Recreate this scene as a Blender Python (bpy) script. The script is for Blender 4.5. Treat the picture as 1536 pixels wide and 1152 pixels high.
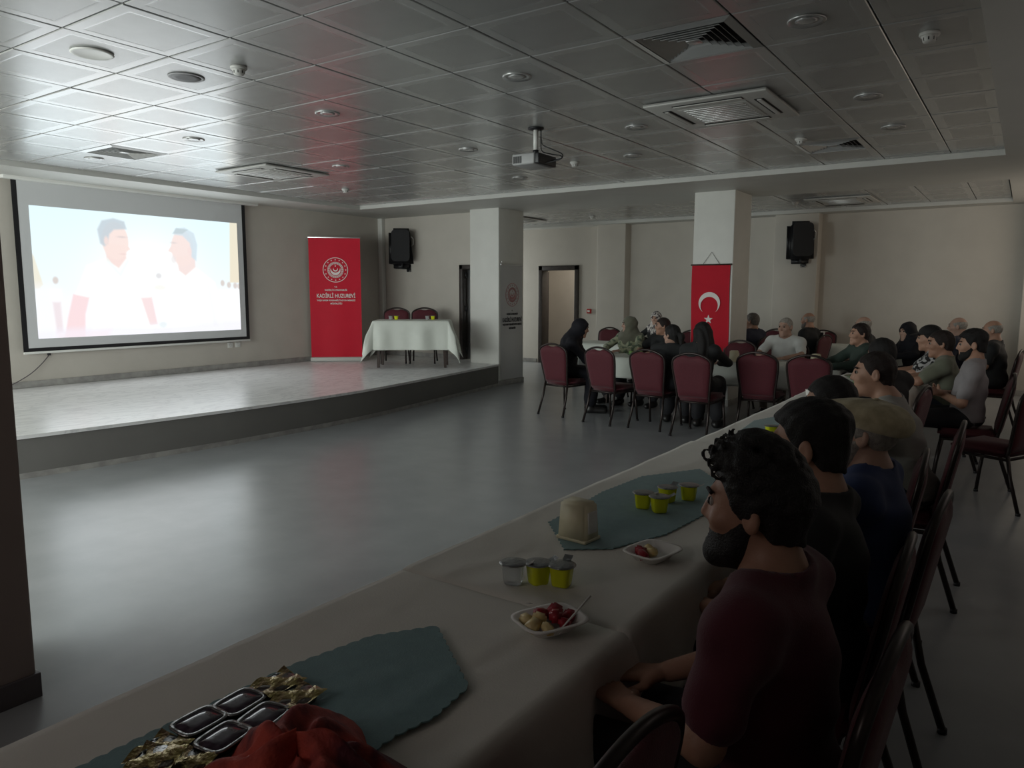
import bpy, bmesh, math, random
import numpy as np
from mathutils import Vector, Matrix, Euler
random.seed(7); rng = np.random.default_rng(7)
PI = math.pi
SC = bpy.context.scene
COL = SC.collection
for o in list(bpy.data.objects): bpy.data.objects.remove(o)

# ---------------------------------------------------------------- camera, light, exposure
cam = bpy.data.cameras.new('camera'); cam_o = bpy.data.objects.new('camera', cam); COL.objects.link(cam_o)
cam.sensor_width = 36; cam.lens = 1118.67 / 1536 * 36; cam.clip_start = .05
cam_o.matrix_world = (Matrix.Translation((0, 0, 1.60)) @ Matrix.Rotation(math.radians(34.493), 4, 'Z')
                      @ Matrix.Rotation(math.radians(90 - 7.038), 4, 'X') @ Matrix.Rotation(math.radians(.134), 4, 'Z'))
SC.camera = cam_o
SC.view_settings.view_transform = 'Standard'; SC.view_settings.look = 'None'
SC.view_settings.gamma = 1; SC.view_settings.use_curve_mapping = False
SC.view_settings.exposure = 0.0
w = bpy.data.worlds.new('world'); SC.world = w; w.use_nodes = True
w.node_tree.nodes['Background'].inputs[0].default_value = (.82, .93, 1, 1)
w.node_tree.nodes['Background'].inputs[1].default_value = .055

def area(name, loc, target, sx, sy, power, col):
    l = bpy.data.lights.new(name, 'AREA'); l.shape = 'RECTANGLE'; l.size = sx; l.size_y = sy; l.energy = power; l.color = col
    o = bpy.data.objects.new(name, l); COL.objects.link(o); o.location = loc
    o.rotation_euler = (Vector(target) - Vector(loc)).to_track_quat('-Z', 'Y').to_euler()
    return o
# light thrown back into the room by the lit projection screen
area('screen_glow', (-10.27, 5.89, 1.82), (0, 5.89, 1.82), 2.95, 1.62, 18, (.90, .97, 1.0))
# daylight from the windows of the front wall, left of the camera behind the brown pillar
area('front_window_daylight', (-6.9, -1.95, 1.65), (-7.3, 6, 1.2), 5.4, 1.7, 310, (.93, 1.0, .97))
# daylight from the corridor window behind the stage wall
area('corridor_daylight', (-11.8, 13.2, 1.7), (-6, 13.0, .6), 1.2, 1.6, 60, (.95, 1.0, .97))
# daylight in the room beyond the open door
area('back_room_daylight', (-7.9, 15.0, 2.5), (-9.2, 15.5, 1.0), .8, .8, 16, (1, .93, .82))
# curtained windows of the right-hand wall at the back
area('curtained_window_glow', (1.0, 12.3, 1.9), (-4, 12.9, 1.8), 2.6, 1.8, 17, (1, .86, .72))

area('curtained_side_glow', (1.1, 6.3, 2.0), (-4, 6.3, .9), 4.5, 1.4, 5, (1, .84, .80))
# weak fill lamp added behind the camera to brighten the near table
area('added_table_fill', (-2.3, -1.6, 2.3), (-1.9, 2.4, .7), 1.2, 1.2, 7, (1, .9, .86))

# ---------------------------------------------------------------- materials
MATS = {}
def mat(name, col, rough=.6, metal=0, spec=.5, noise=0, nscale=20, bump=0, bscale=60, col2=None, trans=0, emit=None, estr=1, ior=1.45, sheen=0, lo=.35, hi=.65):
    m = bpy.data.materials.new(name); m.use_nodes = True; nt = m.node_tree; b = nt.nodes['Principled BSDF']
    b.inputs['Base Color'].default_value = (*col, 1); b.inputs['Roughness'].default_value = rough; b.inputs['Metallic'].default_value = metal
    b.inputs['Specular IOR Level'].default_value = spec; b.inputs['IOR'].default_value = ior
    if sheen: b.inputs['Sheen Weight'].default_value = sheen
    if trans: b.inputs['Transmission Weight'].default_value = trans
    if emit: b.inputs['Emission Color'].default_value = (*emit, 1); b.inputs['Emission Strength'].default_value = estr
    tc = nt.nodes.new('ShaderNodeTexCoord')
    if noise or col2:
        n = nt.nodes.new('ShaderNodeTexNoise'); n.inputs['Scale'].default_value = nscale; n.inputs['Detail'].default_value = 5
        nt.links.new(tc.outputs['Object'], n.inputs['Vector'])
        r = nt.nodes.new('ShaderNodeValToRGB'); r.color_ramp.elements[0].position = lo; r.color_ramp.elements[1].position = hi
        c2 = col2 or tuple(c * (1 - noise) for c in col)
        r.color_ramp.elements[0].color = (*c2, 1); r.color_ramp.elements[1].color = (*col, 1)
        nt.links.new(n.outputs['Fac'], r.inputs['Fac']); nt.links.new(r.outputs['Color'], b.inputs['Base Color'])
    if bump:
        n2 = nt.nodes.new('ShaderNodeTexNoise'); n2.inputs['Scale'].default_value = bscale; n2.inputs['Detail'].default_value = 3
        nt.links.new(tc.outputs['Object'], n2.inputs['Vector'])
        bp = nt.nodes.new('ShaderNodeBump'); bp.inputs['Strength'].default_value = bump; bp.inputs['Distance'].default_value = .01
        nt.links.new(n2.outputs['Fac'], bp.inputs['Height']); nt.links.new(bp.outputs['Normal'], b.inputs['Normal'])
    MATS[name] = m; return m
M = {}
M['wall'] = mat('wall_paint', (.56, .525, .47), .55, noise=.05, nscale=3, bump=.05, bscale=200)
M['pillar'] = mat('pillar_paint', (.72, .72, .68), .4, noise=.05, nscale=4)
M['dpillar'] = mat('brown_pillar_paint', (.32, .25, .23), .6, noise=.06, nscale=4)
M['floor'] = mat('floor_vinyl', (.33, .34, .35), .285, col2=(.29, .30, .31), nscale=3.5, bump=.04, bscale=8)
M['perf'] = mat('perforated_metal', (.46, .465, .46), .285, metal=.5, noise=.06, nscale=6, bump=.05, bscale=500)
M['tile'] = mat('ceiling_metal', (.52, .525, .52), .25, metal=.5, spec=.5, noise=.04, nscale=5, bump=.03, bscale=14)
M['soffit'] = mat('soffit_plaster', (.55, .55, .52), .5, noise=.04, nscale=3)
M['joint'] = mat('ceiling_void', (.03, .03, .03), .8)
M['stage_front'] = mat('stage_front_paint', (.19, .185, .175), .5, noise=.06, nscale=3)
M['skirt'] = mat('marble_skirting', (.40, .39, .37), .3, col2=(.28, .27, .26), nscale=9)
M['dskirt'] = mat('dark_skirting', (.10, .085, .09), .35)
M['white'] = mat('white_plastic', (.72, .72, .69), .4)
M['acgrey'] = mat('ac_plastic', (.52, .515, .49), .45)
M['black'] = mat('black_plastic', (.012, .012, .014), .45)
M['dark'] = mat('dark_slot', (.008, .008, .008), .7)
M['steel'] = mat('brushed_steel', (.6, .6, .6), .3, metal=1)
M['chrome'] = mat('chrome', (.8, .8, .8), .12, metal=1)
M['screen'] = mat('screen_fabric', (.64, .65, .66), .75)
M['frame'] = mat('door_frame_wood', (.045, .036, .032), .35, noise=.3, nscale=12)
M['cloth'] = mat('ivory_tablecloth', (.72, .70, .64), .75, noise=.05, nscale=6, bump=.12, bscale=220, sheen=.2)
M['scloth'] = mat('mint_white_tablecloth', (.70, .73, .67), .75, noise=.04, nscale=6, bump=.12, bscale=220)
M['teal'] = mat('teal_runner', (.165, .29, .305), .75, noise=.10, nscale=30, bump=.2, bscale=250, sheen=.2)
M['maroon'] = mat('maroon_upholstery', (.095, .008, .017), .7, noise=.2, nscale=90, bump=.2, bscale=300, sheen=.2)
M['tube'] = mat('dark_bronze_tube', (.035, .026, .024), .35, metal=.5)
M['wood'] = mat('table_leg_wood', (.045, .026, .02), .5, noise=.3, nscale=14)
M['ply'] = mat('table_top_board', (.30, .21, .14), .5, noise=.2, nscale=8)
M['red'] = mat('banner_red', (.60, .010, .032), .55, spec=.25, noise=.05, nscale=4)
M['flagred'] = mat('flag_red', (.56, .008, .026), .65, spec=.25, noise=.06, nscale=5)
M['print'] = mat('white_print', (.80, .74, .72), .5)
M['bprint'] = mat('black_print', (.03, .03, .035), .5)
M['rprint'] = mat('faded_red_print', (.45, .20, .20), .5)
M['banner'] = mat('banner_white', (.52, .52, .52), .35)
M['cream'] = mat('cream_plastic', (.72, .67, .48), .35, spec=.4)
M['foam'] = mat('white_foam', (.85, .83, .80), .5)
M['melon'] = mat('yellow_melon', (.75, .55, .22), .4, col2=(.82, .68, .36), nscale=30)
M['water'] = mat('watermelon_flesh', (.42, .03, .045), .35, col2=(.30, .018, .03), nscale=40)
M['yellow'] = mat('yellow_drink', (.70, .74, .02), .18)
M['clear'] = mat('clear_cup', (.78, .82, .84), .12, trans=.7, ior=1.25)
M['foil'] = mat('silver_foil', (.27, .27, .27), .3, metal=.9, bump=.5, bscale=60)
M['gold'] = mat('gold_foil', (.42, .34, .12), .28, metal=.85, col2=(.25, .16, .09), nscale=40, bump=.6, bscale=70)
M['jam'] = mat('dark_jam', (.028, .018, .028), .12, col2=(.08, .06, .085), nscale=50)
M['scarf'] = mat('red_patterned_scarf', (.52, .075, .05), .75, col2=(.09, .010, .02), nscale=10, bump=.3, bscale=150, lo=.40, hi=.62)
M['redplastic'] = mat('red_plastic', (.45, .02, .02), .4)
M['eyew'] = mat('eye_white', (.42, .39, .36), .2)
M['iris'] = mat('eye_dark', (.02, .012, .01), .1)
def skin(i, c): return mat('skin_%d' % i, c, .5, noise=.12, nscale=25, bump=.08, bscale=180)
SK = [skin(0, (.40, .215, .145)), skin(1, (.46, .26, .18)), skin(2, (.50, .31, .235)), skin(3, (.34, .18, .12))]
# marble of the stage top: veins
m = mat('stage_marble', (.86, .86, .86), .27, spec=.5); M['marble'] = m; nt = m.node_tree; b = nt.nodes['Principled BSDF']
tc = nt.nodes.new('ShaderNodeTexCoord'); mp = nt.nodes.new('ShaderNodeMapping'); mp.inputs['Scale'].default_value = (2.6, .8, 1)
n = nt.nodes.new('ShaderNodeTexNoise'); n.inputs['Scale'].default_value = 2.2; n.inputs['Detail'].default_value = 8; n.inputs['Distortion'].default_value = 1.4
r = nt.nodes.new('ShaderNodeValToRGB'); e = r.color_ramp.elements
e[0].position = .44; e[0].color = (.87, .87, .87, 1); e[1].position = .56; e[1].color = (.85, .85, .85, 1)
x = e.new(.5); x.color = (.70, .70, .71, 1)
nt.links.new(tc.outputs['Object'], mp.inputs['Vector']); nt.links.new(mp.outputs['Vector'], n.inputs['Vector'])
nt.links.new(n.outputs['Fac'], r.inputs['Fac']); nt.links.new(r.outputs['Color'], b.inputs['Base Color'])

def wrinkle(m_, sc, st):
    nt = m_.node_tree; b = nt.nodes['Principled BSDF']; tc = nt.nodes.new('ShaderNodeTexCoord'); mp = nt.nodes.new('ShaderNodeMapping'); mp.inputs['Scale'].default_value = (1.0, .55, 1); mp.inputs['Rotation'].default_value = (0, 0, .6)
    n = nt.nodes.new('ShaderNodeTexNoise'); n.inputs['Scale'].default_value = sc; n.inputs['Detail'].default_value = 3; n.inputs['Distortion'].default_value = 1.6
    try: n.noise_type = 'RIDGED_MULTIFRACTAL'
    except Exception: pass
    bp = nt.nodes.new('ShaderNodeBump'); bp.inputs['Strength'].default_value = st; bp.inputs['Distance'].default_value = .03
    nt.links.new(tc.outputs['Object'], mp.inputs['Vector']); nt.links.new(mp.outputs['Vector'], n.inputs['Vector']); nt.links.new(n.outputs['Fac'], bp.inputs['Height'])
    old = b.inputs['Normal'].links
    if old: nt.links.new(old[0].from_socket, bp.inputs['Normal'])
    nt.links.new(bp.outputs['Normal'], b.inputs['Normal'])
wrinkle(M['cloth'], 2.4, .6); wrinkle(M['scloth'], 3.0, .22); wrinkle(M['teal'], 3.2, .18)

# ---------------------------------------------------------------- helpers
class MB:
    """collects shapes and links them as one mesh object"""
    def __init__(s): s.v = []; s.f = []; s.mi = []; s.sm = []
    def add(s, vs, fs, mi=0, smooth=False):
        o = len(s.v); s.v += [tuple(map(float, p)) for p in vs]; s.f += [tuple(int(i) + o for i in f) for f in fs]
        s.mi += [mi] * len(fs); s.sm += [smooth] * len(fs); return s
    def box(s, a, b, mi=0, bev=0, rot=None, piv=None):
        x0, y0, z0 = a; x1, y1, z1 = b
        if bev:
            bm = bmesh.new(); bmesh.ops.create_cube(bm, size=1)
            for v in bm.verts: v.co = Vector((x0 + (v.co.x + .5) * (x1 - x0), y0 + (v.co.y + .5) * (y1 - y0), z0 + (v.co.z + .5) * (z1 - z0)))
            bmesh.ops.bevel(bm, geom=list(bm.edges), offset=bev, segments=2, affect='EDGES', profile=.6)
            vs = [tuple(v.co) for v in bm.verts]; bm.verts.index_update(); fs = [[v.index for v in f.verts] for f in bm.faces]; bm.free()
        else:
            vs = [(x0, y0, z0), (x1, y0, z0), (x1, y1, z0), (x0, y1, z0), (x0, y0, z1), (x1, y0, z1), (x1, y1, z1), (x0, y1, z1)]
            fs = [(0, 3, 2, 1), (4, 5, 6, 7), (0, 1, 5, 4), (1, 2, 6, 5), (2, 3, 7, 6), (3, 0, 4, 7)]
        if rot is not None:
            p = Vector(piv or (0, 0, 0)); vs = [tuple(p + rot @ (Vector(v) - p)) for v in vs]
        return s.add(vs, fs, mi, bool(bev))
    def tube(s, pts, r, n=8, mi=0, closed=False):
        pts = [Vector(p) for p in pts]; L = len(pts); rings = []
        rs = r if isinstance(r, (list, tuple)) else [r] * L
        up = None
        for i, p in enumerate(pts):
            if closed: t = pts[(i + 1) % L] - pts[i - 1]
            else: t = pts[min(i + 1, L - 1)] - pts[max(i - 1, 0)]
            t.normalize()
            if up is None: up = Vector((0, 0, 1)) if abs(t.z) < .9 else Vector((1, 0, 0))
            a = t.cross(up); a.normalize(); up = a.cross(t); up.normalize()
            rings.append([p + (a * math.cos(2 * PI * k / n) + up * math.sin(2 * PI * k / n)) * rs[i] for k in range(n)])
        vs = [q for rg in rings for q in rg]; fs = []
        for i in range(L if closed else L - 1):
            j = (i + 1) % L
            for k in range(n): fs.append((i * n + k, i * n + (k + 1) % n, j * n + (k + 1) % n, j * n + k))
        if not closed: fs += [tuple(range(n))[::-1], tuple((L - 1) * n + k for k in range(n))]
        return s.add(vs, fs, mi, True)
    def lathe(s, prof, c=(0, 0, 0), n=20, mi=0, smooth=True):
        vs = []; fs = []
        for (r_, z) in prof:
            for k in range(n): vs.append((c[0] + r_ * math.cos(2 * PI * k / n), c[1] + r_ * math.sin(2 * PI * k / n), c[2] + z))
        for i in range(len(prof) - 1):
            for k in range(n): fs.append((i * n + k, i * n + (k + 1) % n, (i + 1) * n + (k + 1) % n, (i + 1) * n + k))
        fs += [tuple(range(n))[::-1], tuple((len(prof) - 1) * n + k for k in range(n))]
        return s.add(vs, fs, mi, smooth)
    def prism(s, poly, z0, z1, mi=0, axis='z'):
        n = len(poly)
        T = {'z': lambda x, y, z: (x, y, z), 'y': lambda x, y, z: (x, z, y), 'x': lambda x, y, z: (z, x, y)}[axis]
        vs = [T(x, y, z0) for x, y in poly] + [T(x, y, z1) for x, y in poly]
        fs = [tuple(range(n))[::-1], tuple(range(n, 2 * n))] + [(i, (i + 1) % n, n + (i + 1) % n, n + i) for i in range(n)]
        return s.add(vs, fs, mi)
    def grid(s, nu, nv, fn, mi=0, smooth=True):
        vs = [fn(i / (nu - 1), j / (nv - 1)) for j in range(nv) for i in range(nu)]
        fs = [(j * nu + i, j * nu + i + 1, (j + 1) * nu + i + 1, (j + 1) * nu + i) for j in range(nv - 1) for i in range(nu - 1)]
        return s.add(vs, fs, mi, smooth)
    def build(s, name, mats, parent=None, fix=True):
        me = bpy.data.meshes.new(name); me.from_pydata(s.v, [], s.f)
        for m_ in (mats if isinstance(mats, (list, tuple)) else [mats]): me.materials.append(m_)
        me.polygons.foreach_set('material_index', s.mi); me.polygons.foreach_set('use_smooth', s.sm)
        if fix:
            bm = bmesh.new(); bm.from_mesh(me); bmesh.ops.recalc_face_normals(bm, faces=bm.faces); bm.to_mesh(me); bm.free()
        me.update()
        return link(name, me, parent)
LAST = [None]
def link(name, me, parent=None):
    o = bpy.data.objects.new(name, me); COL.objects.link(o); LAST[0] = o
    if parent is not None: o.parent = parent
    return o
def tag(o, label=None, cat=None, group=None, kind=None):
    if label: o['label'] = label
    if cat: o['category'] = cat
    if group: o['group'] = group
    if kind: o['kind'] = kind
    return o
def thing(name, label, cat, loc=(0, 0, 0), rz=0, group=None):
    o = bpy.data.objects.new(name, None); COL.objects.link(o); o.location = loc; o.rotation_euler = (0, 0, rz); o.empty_display_size = .1
    return tag(o, label, cat, group)
def struct(o): o['kind'] = 'structure'; return o
def dup(root, loc, rz, label=None, group=None):
    r = root.copy(); COL.objects.link(r); r.location = loc; r.rotation_euler = (0, 0, rz)
    if label: r['label'] = label
    if group: r['group'] = group
    for ch in list(root.children):
        c = ch.copy(); COL.objects.link(c); c.parent = r
        for g in list(ch.children):
            d = g.copy(); COL.objects.link(d); d.parent = c
    return r
def smooth_path(pts, n=8):
    P = [Vector(p) for p in pts]; out = []
    for i in range(len(P) - 1):
        a, b_, c, d = P[max(i - 1, 0)], P[i], P[i + 1], P[min(i + 2, len(P) - 1)]
        for k in range(n):
            t = k / n
            out.append(.5 * ((2 * b_) + (c - a) * t + (2 * a - 5 * b_ + 4 * c - d) * t * t + (3 * b_ - a - 3 * c + d) * t ** 3))
    return out + [P[-1]]

# ---------------------------------------------------------------- room shell
XR, YB, XL = 1.2, 14.36, -12.5
ZS, ZT = 2.99, 3.048           # soffit underside, tile underside
struct(MB().box((XL, -2.2, -.1), (XR, YB + 2.4, 0)).build('floor', M['floor']))
wl = struct(MB().box((-10.6, -2.2, 0), (-10.4, 10.65, 3.3)).build('wall_left', M['wall']))
# wall at the back of the stage with its door opening
mb = MB().box((-10.6, 10.65, 0), (-8.46, 10.85, 3.3)).box((-8.46, 10.65, 2.08), (-7.9, 10.85, 3.3)).box((-8.46, 10.65, 0), (-7.9, 10.85, .378))
struct(mb.build('wall_stage', M['wall']))
mb = MB().box((XL, YB, 0), (-9.13, YB + .2, 3.3)).box((-9.13, YB, 2.18), (-8.1, YB + .2, 3.3)).box((-8.1, YB, 0), (XR, YB + .2, 3.3))
struct(mb.build('wall_back', M['wall']))
struct(MB().box((XR, -2.2, 0), (XR + .2, YB + .2, 3.3)).build('wall_right', M['wall']))
struct(MB().box((-10.6, -2.4, 0), (XR + .2, -2.2, 3.3)).build('wall_front', M['wall']))
struct(MB().box((-3.6, -2.2, 0), (-3.2, .6, 3.3)).build('wall_light_blocker', M['dpillar']))  # unseen wall added to keep the front window light off the camera side
struct(MB().box((XL - .2, 10.65, 0), (XL, YB + .2, 3.3)).build('wall_corridor', M['wall']))
mb = MB().box((-10.2, YB + .2, 0), (-10.0, YB + 2.4, 3.0)).box((-7.4, YB + .2, 0), (-7.2, YB + 2.4, 3.0)).box((-10.2, YB + 1.5, 0), (-7.2, YB + 1.7, 3.0)).box((-10.2, YB + .2, 2.9), (-7.2, YB + 2.4, 3.0))
struct(mb.build('wall_beyond', M['wall']))
# columns
def column(name, x0, x1, y0, y1, m_, skm, sk=.09, zt=3.1):
    o = struct(MB().box((x0, y0, 0), (x1, y1, zt), bev=.012).build(name, m_))
    o2 = MB().box((x0 - .012, y0 - .012, 0), (x1 + .012, y1 + .012, sk), bev=.004).build('skirting', skm, o); return o
column('trim_1', -7.97, -7.36, 10.31, 11.06, M['pillar'], M['skirt'])
column('trim_2', -3.97, -3.39, 10.31, 11.05, M['pillar'], M['skirt'])
column('trim_3', -7.53, -6.88, 14.1, YB + .05, M['wall'], M['skirt'])
column('trim_4', -3.89, -3.13, 14.1, YB + .05, M['wall'], M['skirt'])
column('trim_5', -.08, XR, 14.05, YB + .05, M['wall'], M['skirt'])
column('trim_6', -3.72, -3.13, .6, 1.235, M['dpillar'], M['dskirt'], .10)
struct(MB().box((-10.4, 10.56, .378), (-10.29, 10.65, ZS), bev=.01).build('trim_7', M['pillar']))   # cable duct in the stage corner
# skirting
struct(MB().box((-10.4, -2, .378), (-10.385, 10.56, .46), bev=.004).build('baseboard_left', M['skirt']))
struct(MB().box((-10.29, 10.635, .378), (-8.5, 10.65, .46), bev=.004).build('baseboard_stage', M['skirt']))
struct(MB().box((-12.4, YB - .015, 0), (-9.18, YB, .09), bev=.004).box((-8.05, YB - .015, 0), (-7.55, YB, .09), bev=.004).box((-6.86, YB - .015, 0), (-3.91, YB, .09), bev=.004).box((-3.11, YB - .015, 0), (-.1, YB, .09), bev=.004).build('baseboard_back', M['skirt']))
# doors
d1 = struct(MB().box((-9.13, YB - .03, 0), (-9.03, YB + .23, 2.18), bev=.006).box((-8.2, YB - .03, 0), (-8.1, YB + .23, 2.18), bev=.006).box((-9.13, YB - .03, 2.08), (-8.1, YB + .23, 2.18), bev=.006).build('door_1', M['frame']))
MB().box((-9.86, YB + .27, .01), (-9.06, YB + .31, 2.06), bev=.004).build('door_leaf', M['frame'], d1)
MB().tube([(-9.79, YB + .31, 1.02), (-9.79, YB + .36, 1.02), (-9.67, YB + .36, 1.02)], .009).build('door_handle', M['steel'], d1)
d2 = struct(MB().box((-8.46, 10.62, .378), (-8.385, 10.87, 2.08), bev=.006).box((-8.46, 10.62, 2.0), (-7.985, 10.87, 2.08), bev=.006).build('door_2', M['frame']))
MB().box((-8.37, 10.74, .385), (-7.985, 10.79, 1.995), bev=.005).build('door_leaf', M['steel'], d2)
for z in (.55, 1.3, 1.9): MB().tube([(-8.372, 10.71, z - .05), (-8.372, 10.71, z + .05)], .014).build('hinge', M['black'], d2)

# stage with curved front
edge = [(-7.45, -.4), (-7.25, .9), (-7.08, 2.0), (-6.98, 2.73), (-6.93, 3.13), (-6.87, 3.69), (-6.81, 4.34), (-6.775, 4.83), (-6.76, 5.57), (-6.765, 6.07), (-6.81, 6.78), (-7.02, 8.21), (-7.2, 9.3), (-7.362, 10.305)]
ep = [(p.x, p.y) for p in smooth_path([(a, b_, 0) for a, b_ in edge], 5)]
st = struct(MB().prism(ep + [(-10.4, 10.305), (-10.4, -.4)], 0, .345).build('trim_8', M['stage_front']))
MB().prism([(a - .10, b_) for a, b_ in ep] + [(-8.46, 10.31), (-8.46, 10.65), (-10.4, 10.65), (-10.4, -.4)], .345, .376).box((-8.46, 10.305, .3), (-7.97, 10.65, .376)).build('stage_slab', M['marble'], st)
nos = [(a + .012, b_) for a, b_ in ep]
MB().prism(nos + [(a - .097, b_) for a, b_ in ep][::-1], .347, .378).build('nosing', M['marble'], st)
MB().prism([(a + .006, b_) for a, b_ in ep] + [(a, b_) for a, b_ in ep][::-1], 0, .05).build('skirting', M['skirt'], st)

# ceiling: soffit ring, recess and metal tiles
X0, X1, Y1 = -9.52, -.29, 9.25
U0, U1, V0, V1 = -9.6, -.31, 11.25, 13.95
mb = MB()
mb.box((-10.45, -2.2, ZS), (X0, 10.9, 3.3)).box((X1, -2.2, ZS), (XR, YB, 3.3)).box((X0, Y1, ZS), (X1, V0, 3.3))
mb.box((XL, 10.9, ZS), (X0, YB, 3.3)).box((X0, V0, ZS), (U0 + .0001, V1, 3.3)).box((X0, V1, ZS), (X1, YB, 3.3)).box((X0, -2.2, ZS), (X1, .9, 3.3))
struct(mb.build('trim_9', M['soffit']))
ce = struct(MB().box((X0, .9, ZT + .035), (X1, Y1, 3.3)).box((U0, V0, ZT + .035), (U1, V1, 3.3)).build('ceiling', M['joint']))
TS = .625
tile_cache = {}
def tile_mesh(w_, h_):
    k = (round(w_, 3), round(h_, 3))
    if k in tile_cache: return tile_cache[k]
    g = .0045; a, c = w_ / 2 - g, h_ / 2 - g
    ins = min(.065, a * .45, c * .45)
    def ring(i, z): return [(-a + i, -c + i, z), (a - i, -c + i, z), (a - i, c - i, z), (-a + i, c - i, z)]
    rings = [ring(0, .03), ring(0, .004), ring(.005, 0), ring(ins, 0), ring(ins + .012, .0006)]
    vs = [p for rg in rings for p in rg]; fs = []
    for i in range(4):
        for q in range(4): fs.append((i * 4 + q, i * 4 + (q + 1) % 4, (i + 1) * 4 + (q + 1) % 4, (i + 1) * 4 + q))
    fs.append((16, 17, 18, 19))
    me = bpy.data.meshes.new('ceiling_tile'); me.from_pydata(vs, [], fs); me.materials.append(M['tile']); me.materials.append(M['perf']); me.polygons[-1].material_index = 1
    bm = bmesh.new(); bm.from_mesh(me); bmesh.ops.recalc_face_normals(bm, faces=bm.faces)
    bm.to_mesh(me); bm.free()
    n_ = Vector((0, 0, 0))
    if me.polygons[-1].normal.z > 0: me.flip_normals()
    tile_cache[k] = me; return me
skip = []     # filled squares where a unit replaces the tile
def lay(xa, xb, ya, yb, px, py):
    i = math.floor((xa - px) / TS)
    while px + i * TS < xb - 1e-6:
        x0, x1 = max(xa, px + i * TS), min(xb, px + (i + 1) * TS)
        j = math.floor((ya - py) / TS)
        while py + j * TS < yb - 1e-6:
            y0, y1 = max(ya, py + j * TS), min(yb, py + (j + 1) * TS); j += 1
            if x1 - x0 < .05 or y1 - y0 < .05: continue
            cx, cy = (x0 + x1) / 2, (y0 + y1) / 2
            if any(abs(cx - a) < r_ and abs(cy - b_) < r_ for a, b_, r_ in skip): continue
            o = link('ceiling_tile', tile_mesh(x1 - x0, y1 - y0), ce)
            o.location = (cx, cy, ZT + random.uniform(-.001, .0015)); o.rotation_euler = (random.gauss(0, .0022), random.gauss(0, .0022), 0)
        i += 1
PX, PY = -5.146, 2.170
def tc_(i, j): return (PX + (i + .5) * TS, PY + (j + .5) * TS)
V_A, V_B, V_L = tc_(5, 3), tc_(5, 9), tc_(-5, 3)
skip += [(*V_A, .1), (*V_B, .1), (*V_L, .1)]
lay(X0, X1, .9, Y1, PX, PY); lay(U0, U1, V0, V1, PX, PY + .1)

# ---------------------------------------------------------------- projection screen
scr = thing('projection_screen', 'large pull-down projection screen showing two men in white shirts, on the stage wall', 'screen', (-10.33, 5.88, .83))
MB().box((-.02, -1.78, 2.12), (.09, 1.86, 2.235), bev=.015).build('casing', M['white'], scr)
MB().box((-.001, -1.60, .05), (.002, 1.60, 2.13)).build('fabric', M['screen'], scr)
MB().box((-.002, -1.66, .0), (.0035, -1.60, 2.12)).build('border', M['black'], scr)
MB().box((-.002, 1.60, .0), (.0035, 1.66, 2.12)).build('border', M['black'], scr)
MB().box((-.002, -1.60, .0), (.0035, 1.60, .05)).build('border', M['black'], scr)
MB().box((-.012, -1.66, -.025), (.016, 1.66, .004), bev=.006).build('weight_bar', M['white'], scr)

# picture thrown by the projector, painted per vertex (flat, emits)
NU, NV = 360, 200
u, v = np.meshgrid((np.arange(NU) + .5) / NU * 16, (np.arange(NV) + .5) / NV * 9)
v = 9 - v                         # v measured from the top
img = np.empty((NV, NU, 3)); t = (v / 9)[..., None]
img[:] = (1 - t) * np.array([.80, .95, 1.0]) + t * np.array([.96, .97, 1.0])
img += (np.exp(-((u - 8) ** 2 + (v - 5) ** 2) / 14)[..., None]) * np.array([.24, .07, .01]); img = np.minimum(img, 1.)
def blend(mask, col, a=1.):
    global img
    mk = (np.clip(mask, 0, 1) * a)[..., None]; img = img * (1 - mk) + np.array(col) * mk
def ell_(cx, cy, rx, ry, rot=0, s=.12):
    c, s_ = math.cos(rot), math.sin(rot); x, y = u - cx, v - cy; x, y = x * c + y * s_, -x * s_ + y * c
    return np.clip((1 - np.sqrt((x / rx) ** 2 + (y / ry) ** 2)) * min(rx, ry) / s + .5, 0, 1)
def poly_(pts, s=.12):
    d = np.full(u.shape, 1e9); ins = np.zeros(u.shape, bool); n_ = len(pts)
    for i in range(n_):
        x0, y0 = pts[i]; x1, y1 = pts[(i + 1) % n_]; ex, ey = x1 - x0, y1 - y0
        tt = np.clip(((u - x0) * ex + (v - y0) * ey) / (ex * ex + ey * ey + 1e-9), 0, 1)
        d = np.minimum(d, np.hypot(u - x0 - tt * ex, v - y0 - tt * ey))
        c = ((y0 > v) != (y1 > v)) & (u < (x1 - x0) * (v - y0) / (y1 - y0 + 1e-12) + x0); ins ^= c
    return np.clip(np.where(ins, d, -d) / s + .5, 0, 1)
# columns, crowd
blend(poly_([(15.35, -1), (17, -1), (17, 5.0), (15.1, 5.0)]), (.86, .70, .46), .75)
blend(poly_([(-1, 1.5), (0.1, 3.4), (.55, 5.3), (.3, 5.6), (-1, 5.6)]), (.86, .72, .48), .6)
blend(poly_([(-1, 5.4), (1.2, 5.3), (2.0, 6.0), (17, 5.3), (17, 10), (-1, 10)], .8), (.97, .95, .98), .7)
for cx, cy in ((1.35, 5.0), (14.4, 5.05), (15.0, 5.2), (15.6, 5.25), (16, 5.3)): blend(ell_(cx, cy, .19, .25), (.66, .52, .46), .75); blend(poly_([(cx - .4, 9), (cx - .35, 5.6), (cx + .35, 5.6), (cx + .4, 9)], .2), (1, .98, .98), .6)
blend(poly_([(1.05, 6.5), (1.6, 6.5), (1.65, 8.6), (1.2, 8.7)], .2), (.84, .68, .72), .7)
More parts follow.
